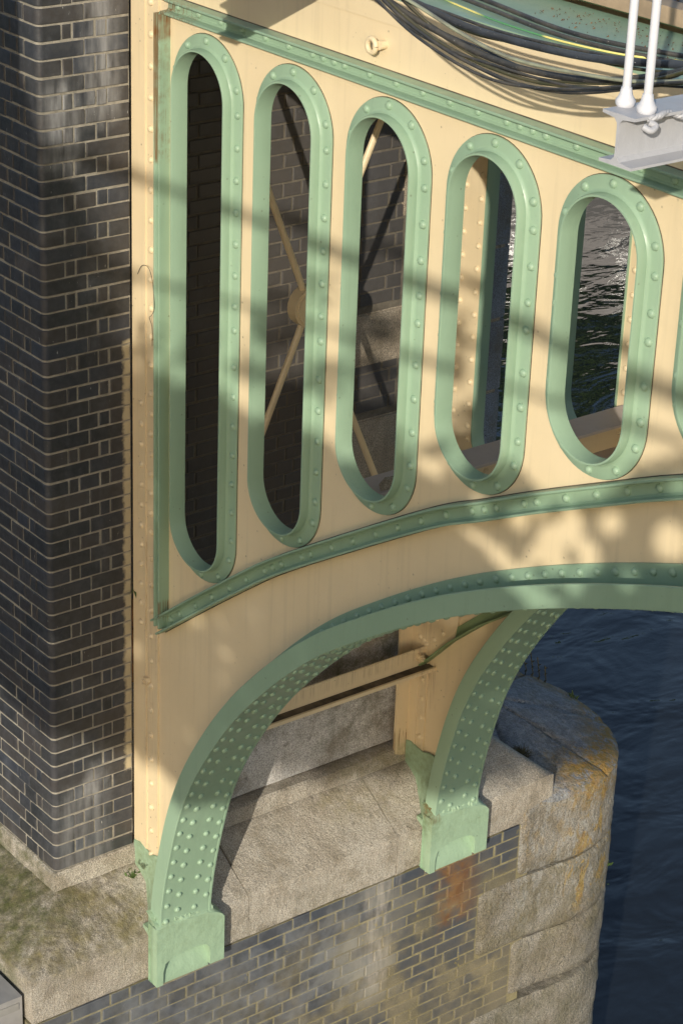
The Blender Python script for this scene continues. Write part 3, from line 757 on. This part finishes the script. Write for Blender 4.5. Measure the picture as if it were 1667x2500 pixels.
for i, (zb, y) in enumerate(LV[:-1]+[(-4.6, 2.533)]):
    nose_course(zt if i else -.463, zb+.008, y, i*3.7); zt = zb-.006
# domed top stones of the cutwater, laid like wedges
def wedge(a0, a1, seed):
    na, nr_ = 14, 18; vs = []
    for j in range(nr_+1):
        t = j/nr_; rho = .02+(RC-.02)*t
        for i in range(na+1):
            a = a0+(a1-a0)*i/na; e = min(i, na-i)/na*(a1-a0)*rho
            z = -.245-(.205)*(t**1.15)-.014*max(0, (t-.95)/.05)**2
            if t > .93: rho2 = rho+.006
            p = Vector((*plan(a, rho/RC), z))
            p.z += noise.noise(p*6+Vector((seed, 0, 0)))*.007+noise.noise(p*18)*.006+noise.noise(p*45)*.005+seed*.002
            p.z -= .016*max(0, 1-e/.012)
            vs.append(p)
    n = na+1; fs = [(j*n+i, (j+1)*n+i, (j+1)*n+i+1, j*n+i+1) for j in range(nr_) for i in range(na)]
    b = len(vs)
    for i in range(na+1):
        p = vs[nr_*n+i]; vs.append(Vector((XC+(p.x-XC)*.98, YC+(p.y-YC)*.98, -.55)))
    fs += [(nr_*n+i, b+i, b+i+1, nr_*n+i+1) for i in range(na)]
    mesh_obj('capstone', vs, fs, M_gran_cap, pier, True, None, 70)
cuts = [-1.3, -.42, .30, 1.15, 2.0, 2.9, 3.7]
for i, (a0, a1) in enumerate(zip(cuts, cuts[1:])): wedge(a0, a1, i*1.0)
# timber packing wedged in the joint between brick and girder
mb = MB(); mb.box((-.03, .456, .93), (.0, .474, 1.22)); mb.box((-.02, .458, 1.24), (.003, .472, 1.38))
for v in range(len(mb.v)): mb.v[v] = tuple(Vector(mb.v[v])+noise.noise_vector(Vector(mb.v[v])*40)*.004)
tag(mb.obj('timber_packing', M_rust), 'rotten orange timber packing wedged between brick pilaster and girder', 'packing')

# ------------------------------------------------------------------ outrigger beams, posts, rope
def outrigger(label, x, y0, z0, kk=0):
    T = thing('outrigger_beam', label, 'beam', 'grey painted beams carried out over the girder', loc=(x, y0, z0))
    hw, hh, tw = .0615, .142, .0042; y1 = .94
    sec = [(-hw, 0), (hw, 0), (hw, .0075), (.016, .0125), (tw+.0015, .024), (tw, .034), (tw, hh-.034), (tw+.0015, hh-.024), (.016, hh-.0135), (hw, hh-.0085), (hw, hh),
           (-hw, hh), (-hw, hh-.0085), (-.016, hh-.0135), (-tw-.0015, hh-.024), (-tw, hh-.034), (-tw, .034), (-tw-.0015, .024), (-.016, .0135), (-hw, .0085)]
    n = len(sec); mb = MB(); mb.add([(x+a, y, z0+b) for y in (y0, y1) for a, b in sec], [tuple(range(n)), tuple(range(n, 2*n))[::-1]]+[(i, n+i, n+(i+1) % n, (i+1) % n) for i in range(n)])
    o = mb.obj('i_section', M_grey, T, True, 30)
    return T
BX, BY, BZ = 4.0225, -.60, 4.704
outrigger('grey painted I beam end at the right edge with white posts on it', BX, BY, BZ)
outrigger('grey painted I beam at the top left corner above the brick pilaster', 1.54, -.50, 4.672)
def post(label, x, y):
    T = thing('railing_post', label, 'post', 'white railing posts on the grey beam', loc=(x, y, BZ+.142))
    mb = MB(); tube(mb, [(x, y, BZ+.142), (x+.004, y, BZ+1.3)], .0120, 16); mb.obj('shaft', M_white, T, True)
    mb = MB(); z = BZ+.142; tube(mb, [(x, y, z), (x, y, z+.006), (x, y, z+.016), (x, y, z+.024), (x, y, z+.032), (x, y, z+.05)], [.024, .0275, .0275, .022, .018, .0145], 18)
    mb.obj('collar', M_white, T, True, 60)
post('left white post of the pair standing on the grey beam end', 3.968, -.525)
post('right white post of the pair standing on the grey beam end', 4.050, -.526)
post('white post farther back on the grey beam, its foot at the right edge', 3.962, -.255)
mb = MB(); pts = [(BX+.06+.012*math.sin(t*1.7), BY+.05+.035*t+.006*math.sin(t*3), BZ+.126+.010*math.sin(t*1.1)) for t in [i*.35 for i in range(26)]]
pts = catmull(pts, 4)
for ph in (0, 2.1, 4.2):
    tube(mb, [(p[0]-.002+.0045*math.cos(ph+i*.55), p[1], p[2]+.008+.0045*math.sin(ph+i*.55)) for i, p in enumerate(pts)], .0052, 6)
tube(mb, catmull([(BX+.062, BY+.03, BZ+.118), (BX+.078, BY+.045, BZ+.108), (BX+.074, BY+.065, BZ+.118), (BX+.062, BY+.05, BZ+.126)], 5), .0095, 10)
tag(mb.obj('rope', M_grey, None, True, 60), 'painted over rope knotted under the top flange of the grey beam', 'rope')

# ------------------------------------------------------------------ cables
CAB = {"c1":[0.005,[[2.322,-0.13,4.825],[2.414,-0.13,4.784],[2.478,-0.13,4.755],[2.549,-0.13,4.726],[2.61,-0.13,4.708],[2.691,-0.13,4.689],[2.771,-0.13,4.673],[2.83,-0.13,4.663],[2.888,-0.13,4.655],[2.945,-0.13,4.653],[2.948,-0.13,4.648],[3.004,-0.13,4.647],[3.077,-0.13,4.653],[3.149,-0.13,4.663],[3.219,-0.13,4.673],[3.322,-0.13,4.692],[3.422,-0.13,4.717],[3.447,-0.13,4.724],[3.533,-0.13,4.748],[3.589,-0.13,4.765],[3.672,-0.13,4.79],[3.799,-0.13,4.823],[3.892,-0.13,4.846]]],"c2":[0.0061,[[2.312,-0.1,4.824],[2.401,-0.1,4.781],[2.469,-0.1,4.748],[2.556,-0.1,4.724],[2.638,-0.1,4.705],[2.718,-0.1,4.688],[2.774,-0.1,4.675],[2.852,-0.1,4.666],[2.954,-0.1,4.658],[2.931,-0.1,4.651],[3.006,-0.1,4.649],[3.098,-0.1,4.653],[3.188,-0.1,4.658],[3.275,-0.1,4.669],[3.36,-0.1,4.685],[3.388,-0.1,4.695],[3.446,-0.1,4.711],[3.504,-0.1,4.729],[3.589,-0.1,4.757],[3.672,-0.1,4.782],[3.771,-0.1,4.811],[3.864,-0.1,4.837]]],"c3b":[0.0064,[[2.333,-0.075,4.8],[2.429,-0.075,4.763],[2.551,-0.075,4.715],[2.624,-0.075,4.699],[2.704,-0.075,4.688],[2.783,-0.075,4.676],[2.86,-0.075,4.67],[2.924,-0.075,4.666],[2.94,-0.075,4.658],[3.051,-0.075,4.658],[3.159,-0.075,4.666],[3.264,-0.075,4.683],[3.349,-0.075,4.702],[3.345,-0.075,4.701],[3.405,-0.075,4.71]]],"c3":[0.0106,[[2.254,-0.05,4.8],[2.36,-0.05,4.77],[2.436,-0.05,4.748],[2.511,-0.05,4.732],[2.592,-0.05,4.725],[2.672,-0.05,4.711],[2.752,-0.05,4.697],[2.829,-0.05,4.691],[2.894,-0.05,4.687],[2.87,-0.05,4.691],[2.946,-0.05,4.685],[3.02,-0.05,4.684],[3.129,-0.05,4.688],[3.235,-0.05,4.7],[3.338,-0.05,4.715],[3.363,-0.05,4.716],[3.451,-0.05,4.733],[3.536,-0.05,4.769],[3.62,-0.05,4.789],[3.675,-0.05,4.809],[3.72,-0.05,4.827],[3.81,-0.05,4.863]]],"c4":[0.0061,[[2.446,-0.12,4.83],[2.558,-0.12,4.813],[2.631,-0.12,4.802],[2.711,-0.12,4.78],[2.766,-0.12,4.769],[2.829,-0.12,4.759],[2.906,-0.12,4.745],[2.969,-0.12,4.738],[2.947,-0.12,4.736],[3.036,-0.12,4.729],[3.13,-0.12,4.733],[3.201,-0.12,4.736],[3.288,-0.12,4.743],[3.374,-0.12,4.752],[3.342,-0.12,4.752],[3.432,-0.12,4.759],[3.521,-0.12,4.764],[3.607,-0.12,4.777],[3.69,-0.12,4.797],[3.744,-0.12,4.811],[3.789,-0.12,4.822],[3.883,-0.12,4.845]]],"c5":[0.0124,[[2.336,-0.02,4.792],[2.454,-0.02,4.78],[2.532,-0.02,4.772],[2.593,-0.02,4.763],[2.672,-0.02,4.754],[2.751,-0.02,4.749],[2.853,-0.02,4.75],[2.83,-0.02,4.747],[2.942,-0.02,4.753],[3.053,-0.02,4.754],[3.16,-0.02,4.762],[3.265,-0.02,4.769],[3.263,-0.02,4.77],[3.324,-0.02,4.773],[3.414,-0.02,4.787],[3.501,-0.02,4.803],[3.587,-0.02,4.814],[3.689,-0.02,4.834],[3.785,-0.02,4.853]]],"c6":[0.0058,[[2.296,0.03,4.77],[2.419,0.03,4.765],[2.573,0.03,4.759],[2.692,0.03,4.757],[2.695,0.03,4.745],[2.772,0.03,4.748],[2.848,0.03,4.752],[2.96,0.03,4.753],[3.069,0.03,4.761],[3.176,0.03,4.769],[3.209,0.03,4.772],[3.302,0.03,4.776],[3.392,0.03,4.782],[3.48,0.03,4.795]]],"c7":[0.0037,[[1.763,0.603,4.621],[1.926,0.575,4.621],[2.046,0.555,4.621],[2.161,0.531,4.621],[2.25,0.515,4.621],[2.317,0.508,4.621],[2.394,0.512,4.621],[2.537,0.493,4.621],[2.637,0.51,4.621],[2.736,0.526,4.621],[2.761,0.53,4.621],[2.86,0.547,4.621],[2.914,0.575,4.621],[2.967,0.621,4.621],[3.029,0.673,4.621]]],"c8":[0.008,[[1.792,0.66,4.626],[1.953,0.634,4.626],[2.061,0.617,4.626],[2.143,0.609,4.626],[2.282,0.583,4.626],[2.388,0.566,4.626],[2.564,0.532,4.625],[2.703,0.555,4.625],[2.839,0.577,4.625],[2.966,0.605,4.625],[3.069,0.637,4.625],[3.153,0.664,4.625]]],"c9":[0.0086,[[1.818,0.714,4.627],[1.973,0.692,4.627],[2.192,0.662,4.626],[2.271,0.644,4.626],[2.418,0.615,4.626],[2.548,0.598,4.626],[2.694,0.614,4.626],[2.804,0.636,4.626],[2.931,0.69,4.626],[2.995,0.712,4.626],[3.079,0.741,4.626]]],"c10":[0.0057,[[3.853,-0.1,4.881],[3.767,-0.1,4.84],[3.736,-0.1,4.825],[3.696,-0.1,4.808],[3.656,-0.1,4.793],[3.614,-0.1,4.781]]]}
names = {'c1': ('thin grey cable, lowest of the sagging bundle', M_cab_dark), 'c2': ('black cable running just above the lowest one', M_cab_dark), 'c3b': ('olive mossy cable between two black cables', M_cab_olive),
         'c3': ('thick dark cable in the middle of the bundle', M_cab_dark), 'c4': ('pale paint splashed cable crossing the bundle', M_cab_pale), 'c5': ('thickest slate grey cable near the top of the bundle', M_cab_blue),
         'c6': ('thin black cable lying along the top of the thickest one', M_cab_dark), 'c7': ('thin yellow and green earth wire', M_cab_earth), 'c8': ('black cable lying on the green flange above the earth wire', M_cab_dark),
         'c9': ('uppermost black cable lying on the green flange', M_cab_dark), 'c10': ('short grey cable joining the bundle from the right edge', M_cab_olive)}
for kx, (rad, P) in CAB.items():
    P = sorted(P, key=lambda p: p[0]) if kx != 'c10' else P
    if kx in ('c1', 'c2', 'c3', 'c4', 'c5'):      # keep the order along the cable at the right-hand end
        P = CAB[kx][1]
    Q = [Vector(P[0])]
    for p in P[1:]:
        if (Vector(p)-Q[-1]).length > .035 and (p[0] > Q[-1].x-.03 or kx == 'c10'): Q.append(Vector(p))
    for _ in range(2): Q = [Q[0]]+[(Q[i-1]+Q[i]*2+Q[i+1])/4 for i in range(1, len(Q)-1)]+[Q[-1]]
    if kx not in ('c10', 'c3b'):
        d = (Q[-1]-Q[-3]).normalized(); Q += [Q[-1]+d*.3, Q[-1]+d*.7]
        d = (Q[0]-Q[2]).normalized(); Q = [Q[0]+d*.5]+Q
    mb = MB(); tube(mb, catmull(Q, 4), rad, 12)
    tag(mb.obj('cable', names[kx][1], None, True, 80), names[kx][0], 'cable', 'cables sagging over the top of the girder')

for k_, (src, dy_, dz_, r_, mt, lb) in enumerate((('c2', .05, .012, .0045, M_cab_olive, 'thin olive cable tucked behind the lowest black ones'), ('c3', -.03, -.016, .005, M_cab_dark, 'thin black cable under the thick dark one'), ('c5', .03, -.018, .0055, M_cab_olive, 'thin mossy cable under the thickest one'), ('c3b', .04, .02, .004, M_cab_blue, 'very thin grey cable above the olive one'))):
    Q = [Vector(CAB[src][1][0])]
    for p in CAB[src][1][1:]:
        if (Vector(p)-Q[-1]).length > .07 and p[0] > Q[-1].x: Q.append(Vector(p))
    for _ in range(2): Q = [Q[0]]+[(Q[i-1]+Q[i]*2+Q[i+1])/4 for i in range(1, len(Q)-1)]+[Q[-1]]
    d = (Q[-1]-Q[-3]).normalized(); Q += [Q[-1]+d*.6]; d = (Q[0]-Q[2]).normalized(); Q = [Q[0]+d*.5]+Q
    Q = [q+Vector((0, dy_, dz_+.010*math.sin(i*.7+k_))) for i, q in enumerate(Q)]
    mb = MB(); tube(mb, catmull(Q, 4), r_, 8); tag(mb.obj('cable', mt, None, True, 80), lb, 'cable', 'cables sagging over the top of the girder')

# ------------------------------------------------------------------ deck edge above
T = thing('walkway_edge', 'tan steel edge rail and dark littered walkway sheet above the cables', 'walkway', loc=(3, .95, 4.62))
mb = MB(); mb.box((-.5, .945, 4.645), (6, .955, 4.705)); mb.box((-.5, .955, 4.695), (6, 1.03, 4.705)); mb.obj('edge_rail', M_tan, T)
mb = MB(); mb.box((-.5, 1.03, 4.66), (6, 1.42, 4.68)); mb.obj('deck_sheet', M_deck, T)
mb = MB(); mb.box((-.5, 1.42, 4.66), (6, 1.44, 4.73)); mb.box((-.5, 1.44, 4.72), (6, 1.52, 4.73)); mb.obj('inner_rail', M_tan, T)
mb = MB(); mb.box((-1.3, .98, 4.63), (6.5, 3.6, 4.655)); tag(mb.obj('bridge_deck', M_olive), 'dirty green deck plate over the girders, top right corner', 'deck')
# eye bolt on the fascia
T = thing('eye_bolt', 'cream painted eye bolt fixed to the upper plate', 'bolt', loc=(1.70, .45, 4.425))
mb = MB(); cx, cy, cz = 1.682, .440, 4.420; pts = [(cx+.026*math.cos(a)*.95, cy-.004, cz+.026*math.sin(a)) for a in [2*math.pi*i/24 for i in range(25)]]
tube(mb, pts, .0105, 10, False); mb.obj('ring', M_cream, T, True, 80)
mb = MB(); tube(mb, [(cx+.033, cy+.004, cz+.006), (cx+.033, .476, cz+.006)], .017, 14); mb.obj('shank', M_cream, T, True)

# ------------------------------------------------------------------ corner box lower left
T = thing('steel_fender', 'grey steel box standing against the pier at the lower left corner', 'box', loc=(.1, -.8, -.5))
mb = MB(); mb.box((-.6, -2.2, -3.5), (.30, -.378, -.40)); mb.obj('box_body', M_steelbox, T)
mb = MB(); mb.box((.285, -2.2, -.47), (.306, -.40, -.43)); mb.obj('rim', M_concrete, T)

# ------------------------------------------------------------------ plants and litter
def tuft(name, label, cat, base, n, L, spread, mat, lean=(0, 0, 1), wd=.003, leaf=False):
    mb = MB(); base = Vector(base)
    for i in range(n):
        d = (Vector(lean)+Vector((random.gauss(0, spread), random.gauss(0, spread), random.gauss(0, spread*.5)))).normalized(); l = L*random.uniform(.5, 1.1)
        p = base+Vector((random.gauss(0, .004 if n < 20 else .012), random.gauss(0, .004 if n < 20 else .02), 0)); s = d.orthogonal().normalized()*wd
        q = p+d*l*.55; e = p+d*l+Vector((0, 0, -l*.25*random.random()))
        mb.add([p-s, p+s, q+s*1.3, q-s*1.3, e], [(0, 1, 2, 3), (3, 2, 4)])
        if leaf:
            for t in (.5, .75, 1.0):
                c = p+(e-p)*t; a = Vector((random.gauss(0, 1), random.gauss(0, 1), .4)).normalized()*.014; b = a.cross(d).normalized()*.007
                mb.add([c, c+a*.6+b, c+a*1.5, c+a*.6-b], [(0, 1, 2, 3)])
    return tag(mb.obj(name, mat), label, cat)
tuft('grass_tuft', 'dark dead grass tuft on the cutwater stones behind the far shoe', 'grass', (.08, 3.02, -.33), 260, .085, .75, M_leaf_dry, wd=.0016)
tuft('grass_tuft', 'bright green tuft on the orange lichen at the cutwater rim', 'grass', (-.40, 3.87, -.46), 60, .07, .4, M_leaf)
tuft('weed', 'small green weed in the joint beside the near shoe', 'plant', (.22, .31, -.03), 9, .05, .8, M_leaf, leaf=True)
tuft('weed', 'leafy weed hanging from the outer edge of the cutwater, above its twin', 'plant', (.12, 3.75, -1.22), 7, .05, .5, M_leaf, lean=(.4, .8, -.5), leaf=True, wd=.002)
tuft('weed', 'leafy weed hanging lowest from the outer edge of the cutwater', 'plant', (.12, 3.75, -1.42), 7, .05, .5, M_leaf, lean=(.4, .8, -.5), leaf=True, wd=.002)
tuft('grass_tuft', 'few green blades in the joint above the orange packing', 'grass', (.0, .462, 1.44), 10, .06, .6, M_leaf, lean=(.6, -.3, 0))
tuft('weed', 'tiny moss plant on the side of the cutwater', 'plant', (.24, 3.65, -1.2), 10, .03, 1.0, M_leaf, lean=(.7, .5, .2), leaf=True)
mb = MB()
for i in range(5):
    b = Vector((-.62-.055*i, 3.84-.004*i, -.50)); tube(mb, [b, b+Vector((.01, .02, .10)), b+Vector((-.01*i, .01, .20+.03*(i % 3)))], .0035, 5)
    for q in (.08, .13, .17):
        c = b+Vector((0, .01, q)); mb.add([c, c+Vector((.02, 0, .018)), c+Vector((.03, 0, .03)), c+Vector((.008, 0, .02))], [(0, 1, 2, 3)])
tag(mb.obj('dead_stems', M_leaf_dry), 'dark dead plant stems standing at the far rim of the cutwater', 'plant')
mb = MB(); tube(mb, catmull([(.06, .452, 3.05), (.10, .448, 3.10), (.16, .44, 3.115), (.215, .425, 3.09), (.243, .418, 3.02), (.25, .416, 2.95), (.225, .418, 2.91), (.175, .44, 2.88), (.172, .456, 2.83), (.175, .455, 2.74)], 6), .0014, 5)
tag(mb.obj('wire', M_cab_dark), 'thin loose dark wire hanging on the end of the girder', 'wire')
mb = MB()
for i in range(260):
    x = random.uniform(2.2, 3.6); y = random.triangular(.62, .94, .88); a = random.uniform(0, 6.28); s = random.uniform(.003, .012)
    mb.add([(x, y, 4.6165), (x+s*math.cos(a), y+s*math.sin(a), 4.6175), (x+s*math.cos(a+.6), y+s*math.sin(a+.6), 4.622)], [(0, 1, 2)])
for i in range(300):
    x = random.uniform(1.8, 3.6); y = random.uniform(1.04, 1.42); a = random.uniform(0, 6.28); s = random.uniform(.004, .014)
    mb.add([(x, y, 4.681), (x+s*math.cos(a), y+s*math.sin(a), 4.682), (x+s*math.cos(a+.6), y+s*math.sin(a+.6), 4.686)], [(0, 1, 2)])
tag(mb.obj('leaf_litter', M_rust), 'dry leaf litter strewn on the top flange and walkway', 'litter', kind='stuff')

# ------------------------------------------------------------------ water, banks
m = NT('river_water')
h = m.noise(1.0, 3, .5, m.scale((1.5, .9, 1.0)), .5); h2 = m.noise(1.0, 3, .5, m.scale((5.5, 3.2, 1.0)), .4)
nb = m.bump(h, .052, 1.0); nb = m.bump(h2, .006, 1.0, nb)
M_water = m.done((.012, .015, .019), .04, nb, .6)
M_water.node_tree.nodes['Principled BSDF'].inputs['IOR'].default_value = 1.36
mesh_obj('water', [(-300, -300, -4), (300, -300, -4), (300, 300, -4), (-300, 300, -4)], [(0, 1, 2, 3)], M_water)['kind'] = 'structure'
def slab(name, a, b, mat):
    mb = MB(); mb.box(a, b); o = mb.obj(name, mat); o['kind'] = 'structure'
slab('near_bank', (-6, -60, -6), (60, -7.5, -2.6), M_bank)
slab('far_bank', (-80, 60, -6), (-20, 110, -3.0), M_bank)

# ------------------------------------------------------------------ trees
def tree(name, label, base, crown, mat=M_leaf, leaves=6000, leaf=.12, trunk=.3, group=None):
    """crown: list of (centre, radius) clumps"""
    T = thing(name, label, 'tree', group, loc=base)
    base = Vector(base); mb = MB(); top = sum((Vector(c) for c, r in crown), Vector())/len(crown)
    fork = base+(top-base)*.55
    tube(mb, catmull([base, base+(fork-base)*.5+Vector((.2, .1, 0)), fork], 5), [trunk*(1-.35*i/10) for i in range(11)], 10)
    for (c, r) in crown[:40]:
        c = Vector(c); mid = fork+(c-fork)*.5+Vector((random.uniform(-.2, .2), random.uniform(-.2, .2), .2)); tube(mb, catmull([fork, mid, c], 4), [trunk*.4*(1-.9*i/8) for i in range(9)], 6)
    mb.obj('trunk', M_bark, T, True)
    rs = np.random.RandomState(3); W = np.array([r**2 for c, r in crown]); W = W/W.sum(); idx = rs.choice(len(crown), leaves, p=W)
    cs = np.array([c for c, r in crown])[idx]; rr_ = np.array([r for c, r in crown])[idx]
    d = rs.normal(size=(leaves, 3)); d /= np.linalg.norm(d, axis=1)[:, None]; pos = cs+d*(rr_*rs.uniform(.1, 1, leaves)**.45)[:, None]
    a = rs.normal(size=(leaves, 3)); a /= np.linalg.norm(a, axis=1)[:, None]; b = np.cross(a, rs.normal(size=(leaves, 3))); b /= np.linalg.norm(b, axis=1)[:, None]
    s = (leaf*rs.uniform(.6, 1.3, leaves))[:, None]
    V = np.stack([pos-a*s, pos+b*s*.5-a*s*.1, pos+a*s, pos-b*s*.5-a*s*.1], 1).reshape(-1, 3)
    F = [(4*i, 4*i+1, 4*i+2, 4*i+3) for i in range(leaves)]
    mesh_obj('crown', V.tolist(), F, mat, T)
    return T
# unseen tree behind the camera, its crown shaped to throw the dappled shade
E1 = Vector((.758, .652, 0)); E2 = Vector((-.215, .250, .944))
def sun_pt(a, b, t): return E1*a+E2*b+SD*t
def shade_tree():
    rs = random.Random(11)
    solid = [(-2.2, 4.9), (-.45, 4.6), (-.12, 3.78), (.0, 3.49), (.12, 3.29), (.20, 2.9), (.28, 2.57), (.61, 2.50), (.96, 2.41), (1.29, 2.39), (1.52, 2.30), (1.73, 2.36), (1.95, 2.48), (2.25, 2.45), (2.42, 2.30), (2.62, 2.36),
             (2.75, 2.52), (2.9, 2.58), (3.2, 2.65), (4.8, 2.8), (4.8, .8), (3.4, .6), (2.6, .5), (2.2, .41), (2.0, .33), (1.8, .33), (1.5, .38), (1.3, .30), (.95, .36), (.83, .50), (.65, .56), (.27, .63), (0, .73), (-.38, .92), (-2.2, 1.4)]
    lit = [(1.719, 2.47, .085), (1.86, 2.37, .05), (1.925, 2.36, .06), (2.03, 2.42, .075), (2.127, 2.253, .055), (2.30, 2.235, .06), (2.43, 2.17, .085), (2.503, 2.25, .075), (2.46, 2.10, .07), (2.38, 2.30, .05), (2.651, 2.29, .06), (2.876, 2.27, .085), (2.36, 2.10, .05), (2.554, 2.06, .055),
           (2.20, 2.42, .04), (2.58, 2.15, .07), (2.74, 2.12, .045), (3.02, 2.10, .055), (2.88, 2.47, .05)]
    gap = [(1.98, 2.185), (2.16, 2.155), (2.56, 1.965), (2.41, 1.905)]
    base = sun_pt(5.2, 0, 13.2); base.z = -2.6
    T = thing('shade_tree', 'leafy tree on the near bank behind the viewpoint, its crown shaped to throw the dappled shade', 'tree', loc=tuple(base))
    mb = MB(); top = sun_pt(5.0, 1.7, 13.2)
    tube(mb, catmull([base, (base+top)/2+Vector((.15, -.1, 0)), top, sun_pt(4.6, 3.4, 13.4)], 6), [.26-.009*i for i in range(19)], 12)
    for (a0, b0), (a1, b1), r in (((4.9, 1.2), (-1.8, 1.9), .09), ((4.9, 1.6), (.5, 1.3), .07), ((4.8, 2.1), (2.6, 1.5), .05), ((4.7, 3.0), (3.3, 2.5), .045)):
        m = sun_pt((a0+a1)/2, (b0+b1)/2+.12, 13.0); tube(mb, catmull([sun_pt(a0, b0, 13.2), m, sun_pt(a1, b1, 12.8)], 6), [r*(1-.6*i/12) for i in range(13)], 8)
    # two long bare limbs added for the soft shadow bands across the slots
    tube(mb, catmull([sun_pt(4.75, 2.35, 13.0), sun_pt(2.70, 2.815, 12.6), sun_pt(2.2, 2.97, 12.5), sun_pt(1.6, 3.11, 12.4), sun_pt(.95, 3.27, 12.3), sun_pt(.295, 3.415, 12.2), sun_pt(-.9, 3.75, 12.2)], 6), [.040+.009*math.sin(i*1.3)-.0004*i for i in range(37)], 8)
    tube(mb, catmull([sun_pt(2.9, 2.62, 12.8), sun_pt(1.41, 2.84, 12.6), sun_pt(.95, 2.90, 12.5), sun_pt(.2, 3.0, 12.4), sun_pt(-.5, 3.3, 12.4)], 6), [.020+.006*math.sin(i*1.9) for i in range(25)], 8)
    mb.obj('trunk', M_bark, T, True)
    V = []; F = []
    def leaf(a, b, t, s):
        p = sun_pt(a, b, t); x = Vector((rs.gauss(0, 1), rs.gauss(0, 1), rs.gauss(0, 1))).normalized(); y = x.cross(Vector((rs.gauss(0, 1), rs.gauss(0, 1), rs.gauss(0, 1)))).normalized()
        n = len(V); V.extend([p-x*s, p+y*s*.6-x*s*.15, p+x*s, p-y*s*.6-x*s*.15]); F.append((n, n+1, n+2, n+3))
    c = 0
    while c < 13000:
        a = rs.uniform(-2.2, 4.8); b = rs.uniform(.4, 4.9)
        if not inside((a, b), solid): continue
        if any((a-x)**2+((b-y)*.8)**2 < (r+.045)**2 for x, y, r in lit): continue
        if inside((a, b), gap): continue
        edge = a > 1.45 and b > 1.8
        if not edge: leaf(a, b, rs.uniform(11.9, 14.5), rs.uniform(.06, .13))
        if edge: continue
        c += 1
    c = 0
    while c < 12000:
        a = rs.uniform(1.4, 3.5); b = rs.uniform(1.78, 2.7)
        if not inside((a, b), solid) or inside((a, b), gap): continue
        if any((a-x)**2+((b-y)*.85)**2 < (r*.84)**2 for x, y, r in lit): continue
        leaf(a, b, rs.uniform(11.2, 12.2), rs.uniform(.025, .045)); c += 1
    for (x, y, r, n) in ((.42, 2.68, .09, 26), (.14, 2.98, .10, 30), (.66, 2.66, .07, 16), (.98, 2.63, .09, 18), (1.14, 2.80, .09, 34), (1.17, 2.58, .08, 24), (1.37, 2.64, .08, 22), (1.63, 2.65, .07, 22), (1.70, 2.42, .10, 22), (1.35, 3.0, .09, 14), (.75, 2.76, .08, 14), (2.63, 2.80, .05, 8), (1.6, 2.86, .07, 14)):
        for _ in range(n): leaf(rs.gauss(x, r*.6), rs.gauss(y, r*.5), rs.uniform(12.2, 13.4), rs.uniform(.035, .07))
    mesh_obj('crown', [tuple(v) for v in V], F, M_leaf, T)
shade_tree()
# board screen added out of view; its straight edge shades the pilaster's outer face
T = thing('added_shade_screen', 'unseen timber board screen added beyond the left end of the pier to shade the outer face of the pilaster', 'screen', loc=(1.0, -1.5, 0))
mb = MB(); p0 = sun_pt(-.115, 0, 2.1); dn = Vector((-.758, -.652, 0))
def vbox(mb, u0, u1, z0, z1, th=.03):
    q = Vector((.652, -.758, 0))*th; A = Vector((p0.x, p0.y, 0))+dn*u0; B = Vector((p0.x, p0.y, 0))+dn*u1
    vs = [A, B, B+q, A+q]; mb.add([v+Vector((0, 0, z)) for z in (z0, z1) for v in vs], [(0, 3, 2, 1), (4, 5, 6, 7), (0, 1, 5, 4), (1, 2, 6, 5), (2, 3, 7, 6), (3, 0, 4, 7)])
for i in range(8): vbox(mb, i*.2, i*.2+.197, 4.25, 7.5)
mb.obj('added_screen_boards', M_bark, T)
mb = MB(); vbox(mb, 1.0, 1.12, -4.2, 7.4, .12); mb.obj('post', M_bark, T)
AZ = Vector((-.70, .70, 0)); SIDE = Vector((.70, .70, 0))
far = Vector((-13.5, 16.5, 0))
k = 0
for i in range(7):
    c = far+AZ*(20+3*(i % 3))+SIDE*(-18+6*i); hgt = 6+1.5*math.sin(i*2.3)
    cr = [((c.x+random.uniform(-2.5, 2.5), c.y+random.uniform(-2.5, 2.5), hgt*random.uniform(.1, .8)), random.uniform(1.4, 2.4)) for _ in range(16)]
    tree('riverside_tree', ['tall riverside tree beyond the bridge', 'broad riverside tree beyond the bridge'][i % 2]+', one of the row along the far bank', (c.x, c.y, -3.2), cr, leaves=3500, leaf=.35, trunk=.4, group='trees along the far bank')
b = thing('moored_boat', 'moored boat with black hull and pale cabin beyond the bridge', 'boat', loc=tuple(far+AZ*8.5+Vector((0, 0, -4))))
Lb = b.matrix_basis.translation
def boat_part(nm, pts2, z0, z1, mat):
    mb = MB(); n = len(pts2)
    vs = [tuple(Lb+SIDE*u+AZ*v+Vector((0, 0, z))) for z in (z0, z1) for (u, v) in pts2]
    mb.add(vs, [tuple(range(n))[::-1], tuple(range(n, 2*n))]+[(i, (i+1) % n, n+(i+1) % n, n+i) for i in range(n)]); mb.obj(nm, mat, b)
boat_part('hull', [(-9, 1.5), (-8, .2), (6, 0), (9.5, 1.6), (6, 3.2), (-8, 3)], -.1, 1.5, M_hull)
boat_part('deck_rail', [(-8.9, 1.5), (-8, .15), (6, -.05), (9.4, 1.6), (6, 3.2), (-8, 3)], 1.5, 1.75, M_cabin)
boat_part('cabin', [(-6, .6), (4, .6), (4, 2.6), (-6, 2.6)], 1.75, 3.1, M_cabin)
for i in range(5): boat_part('window', [(-5.2+1.9*i, .56), (-4.2+1.9*i, .56), (-4.2+1.9*i, .61), (-5.2+1.9*i, .61)], 2.2, 2.9, M_glass)
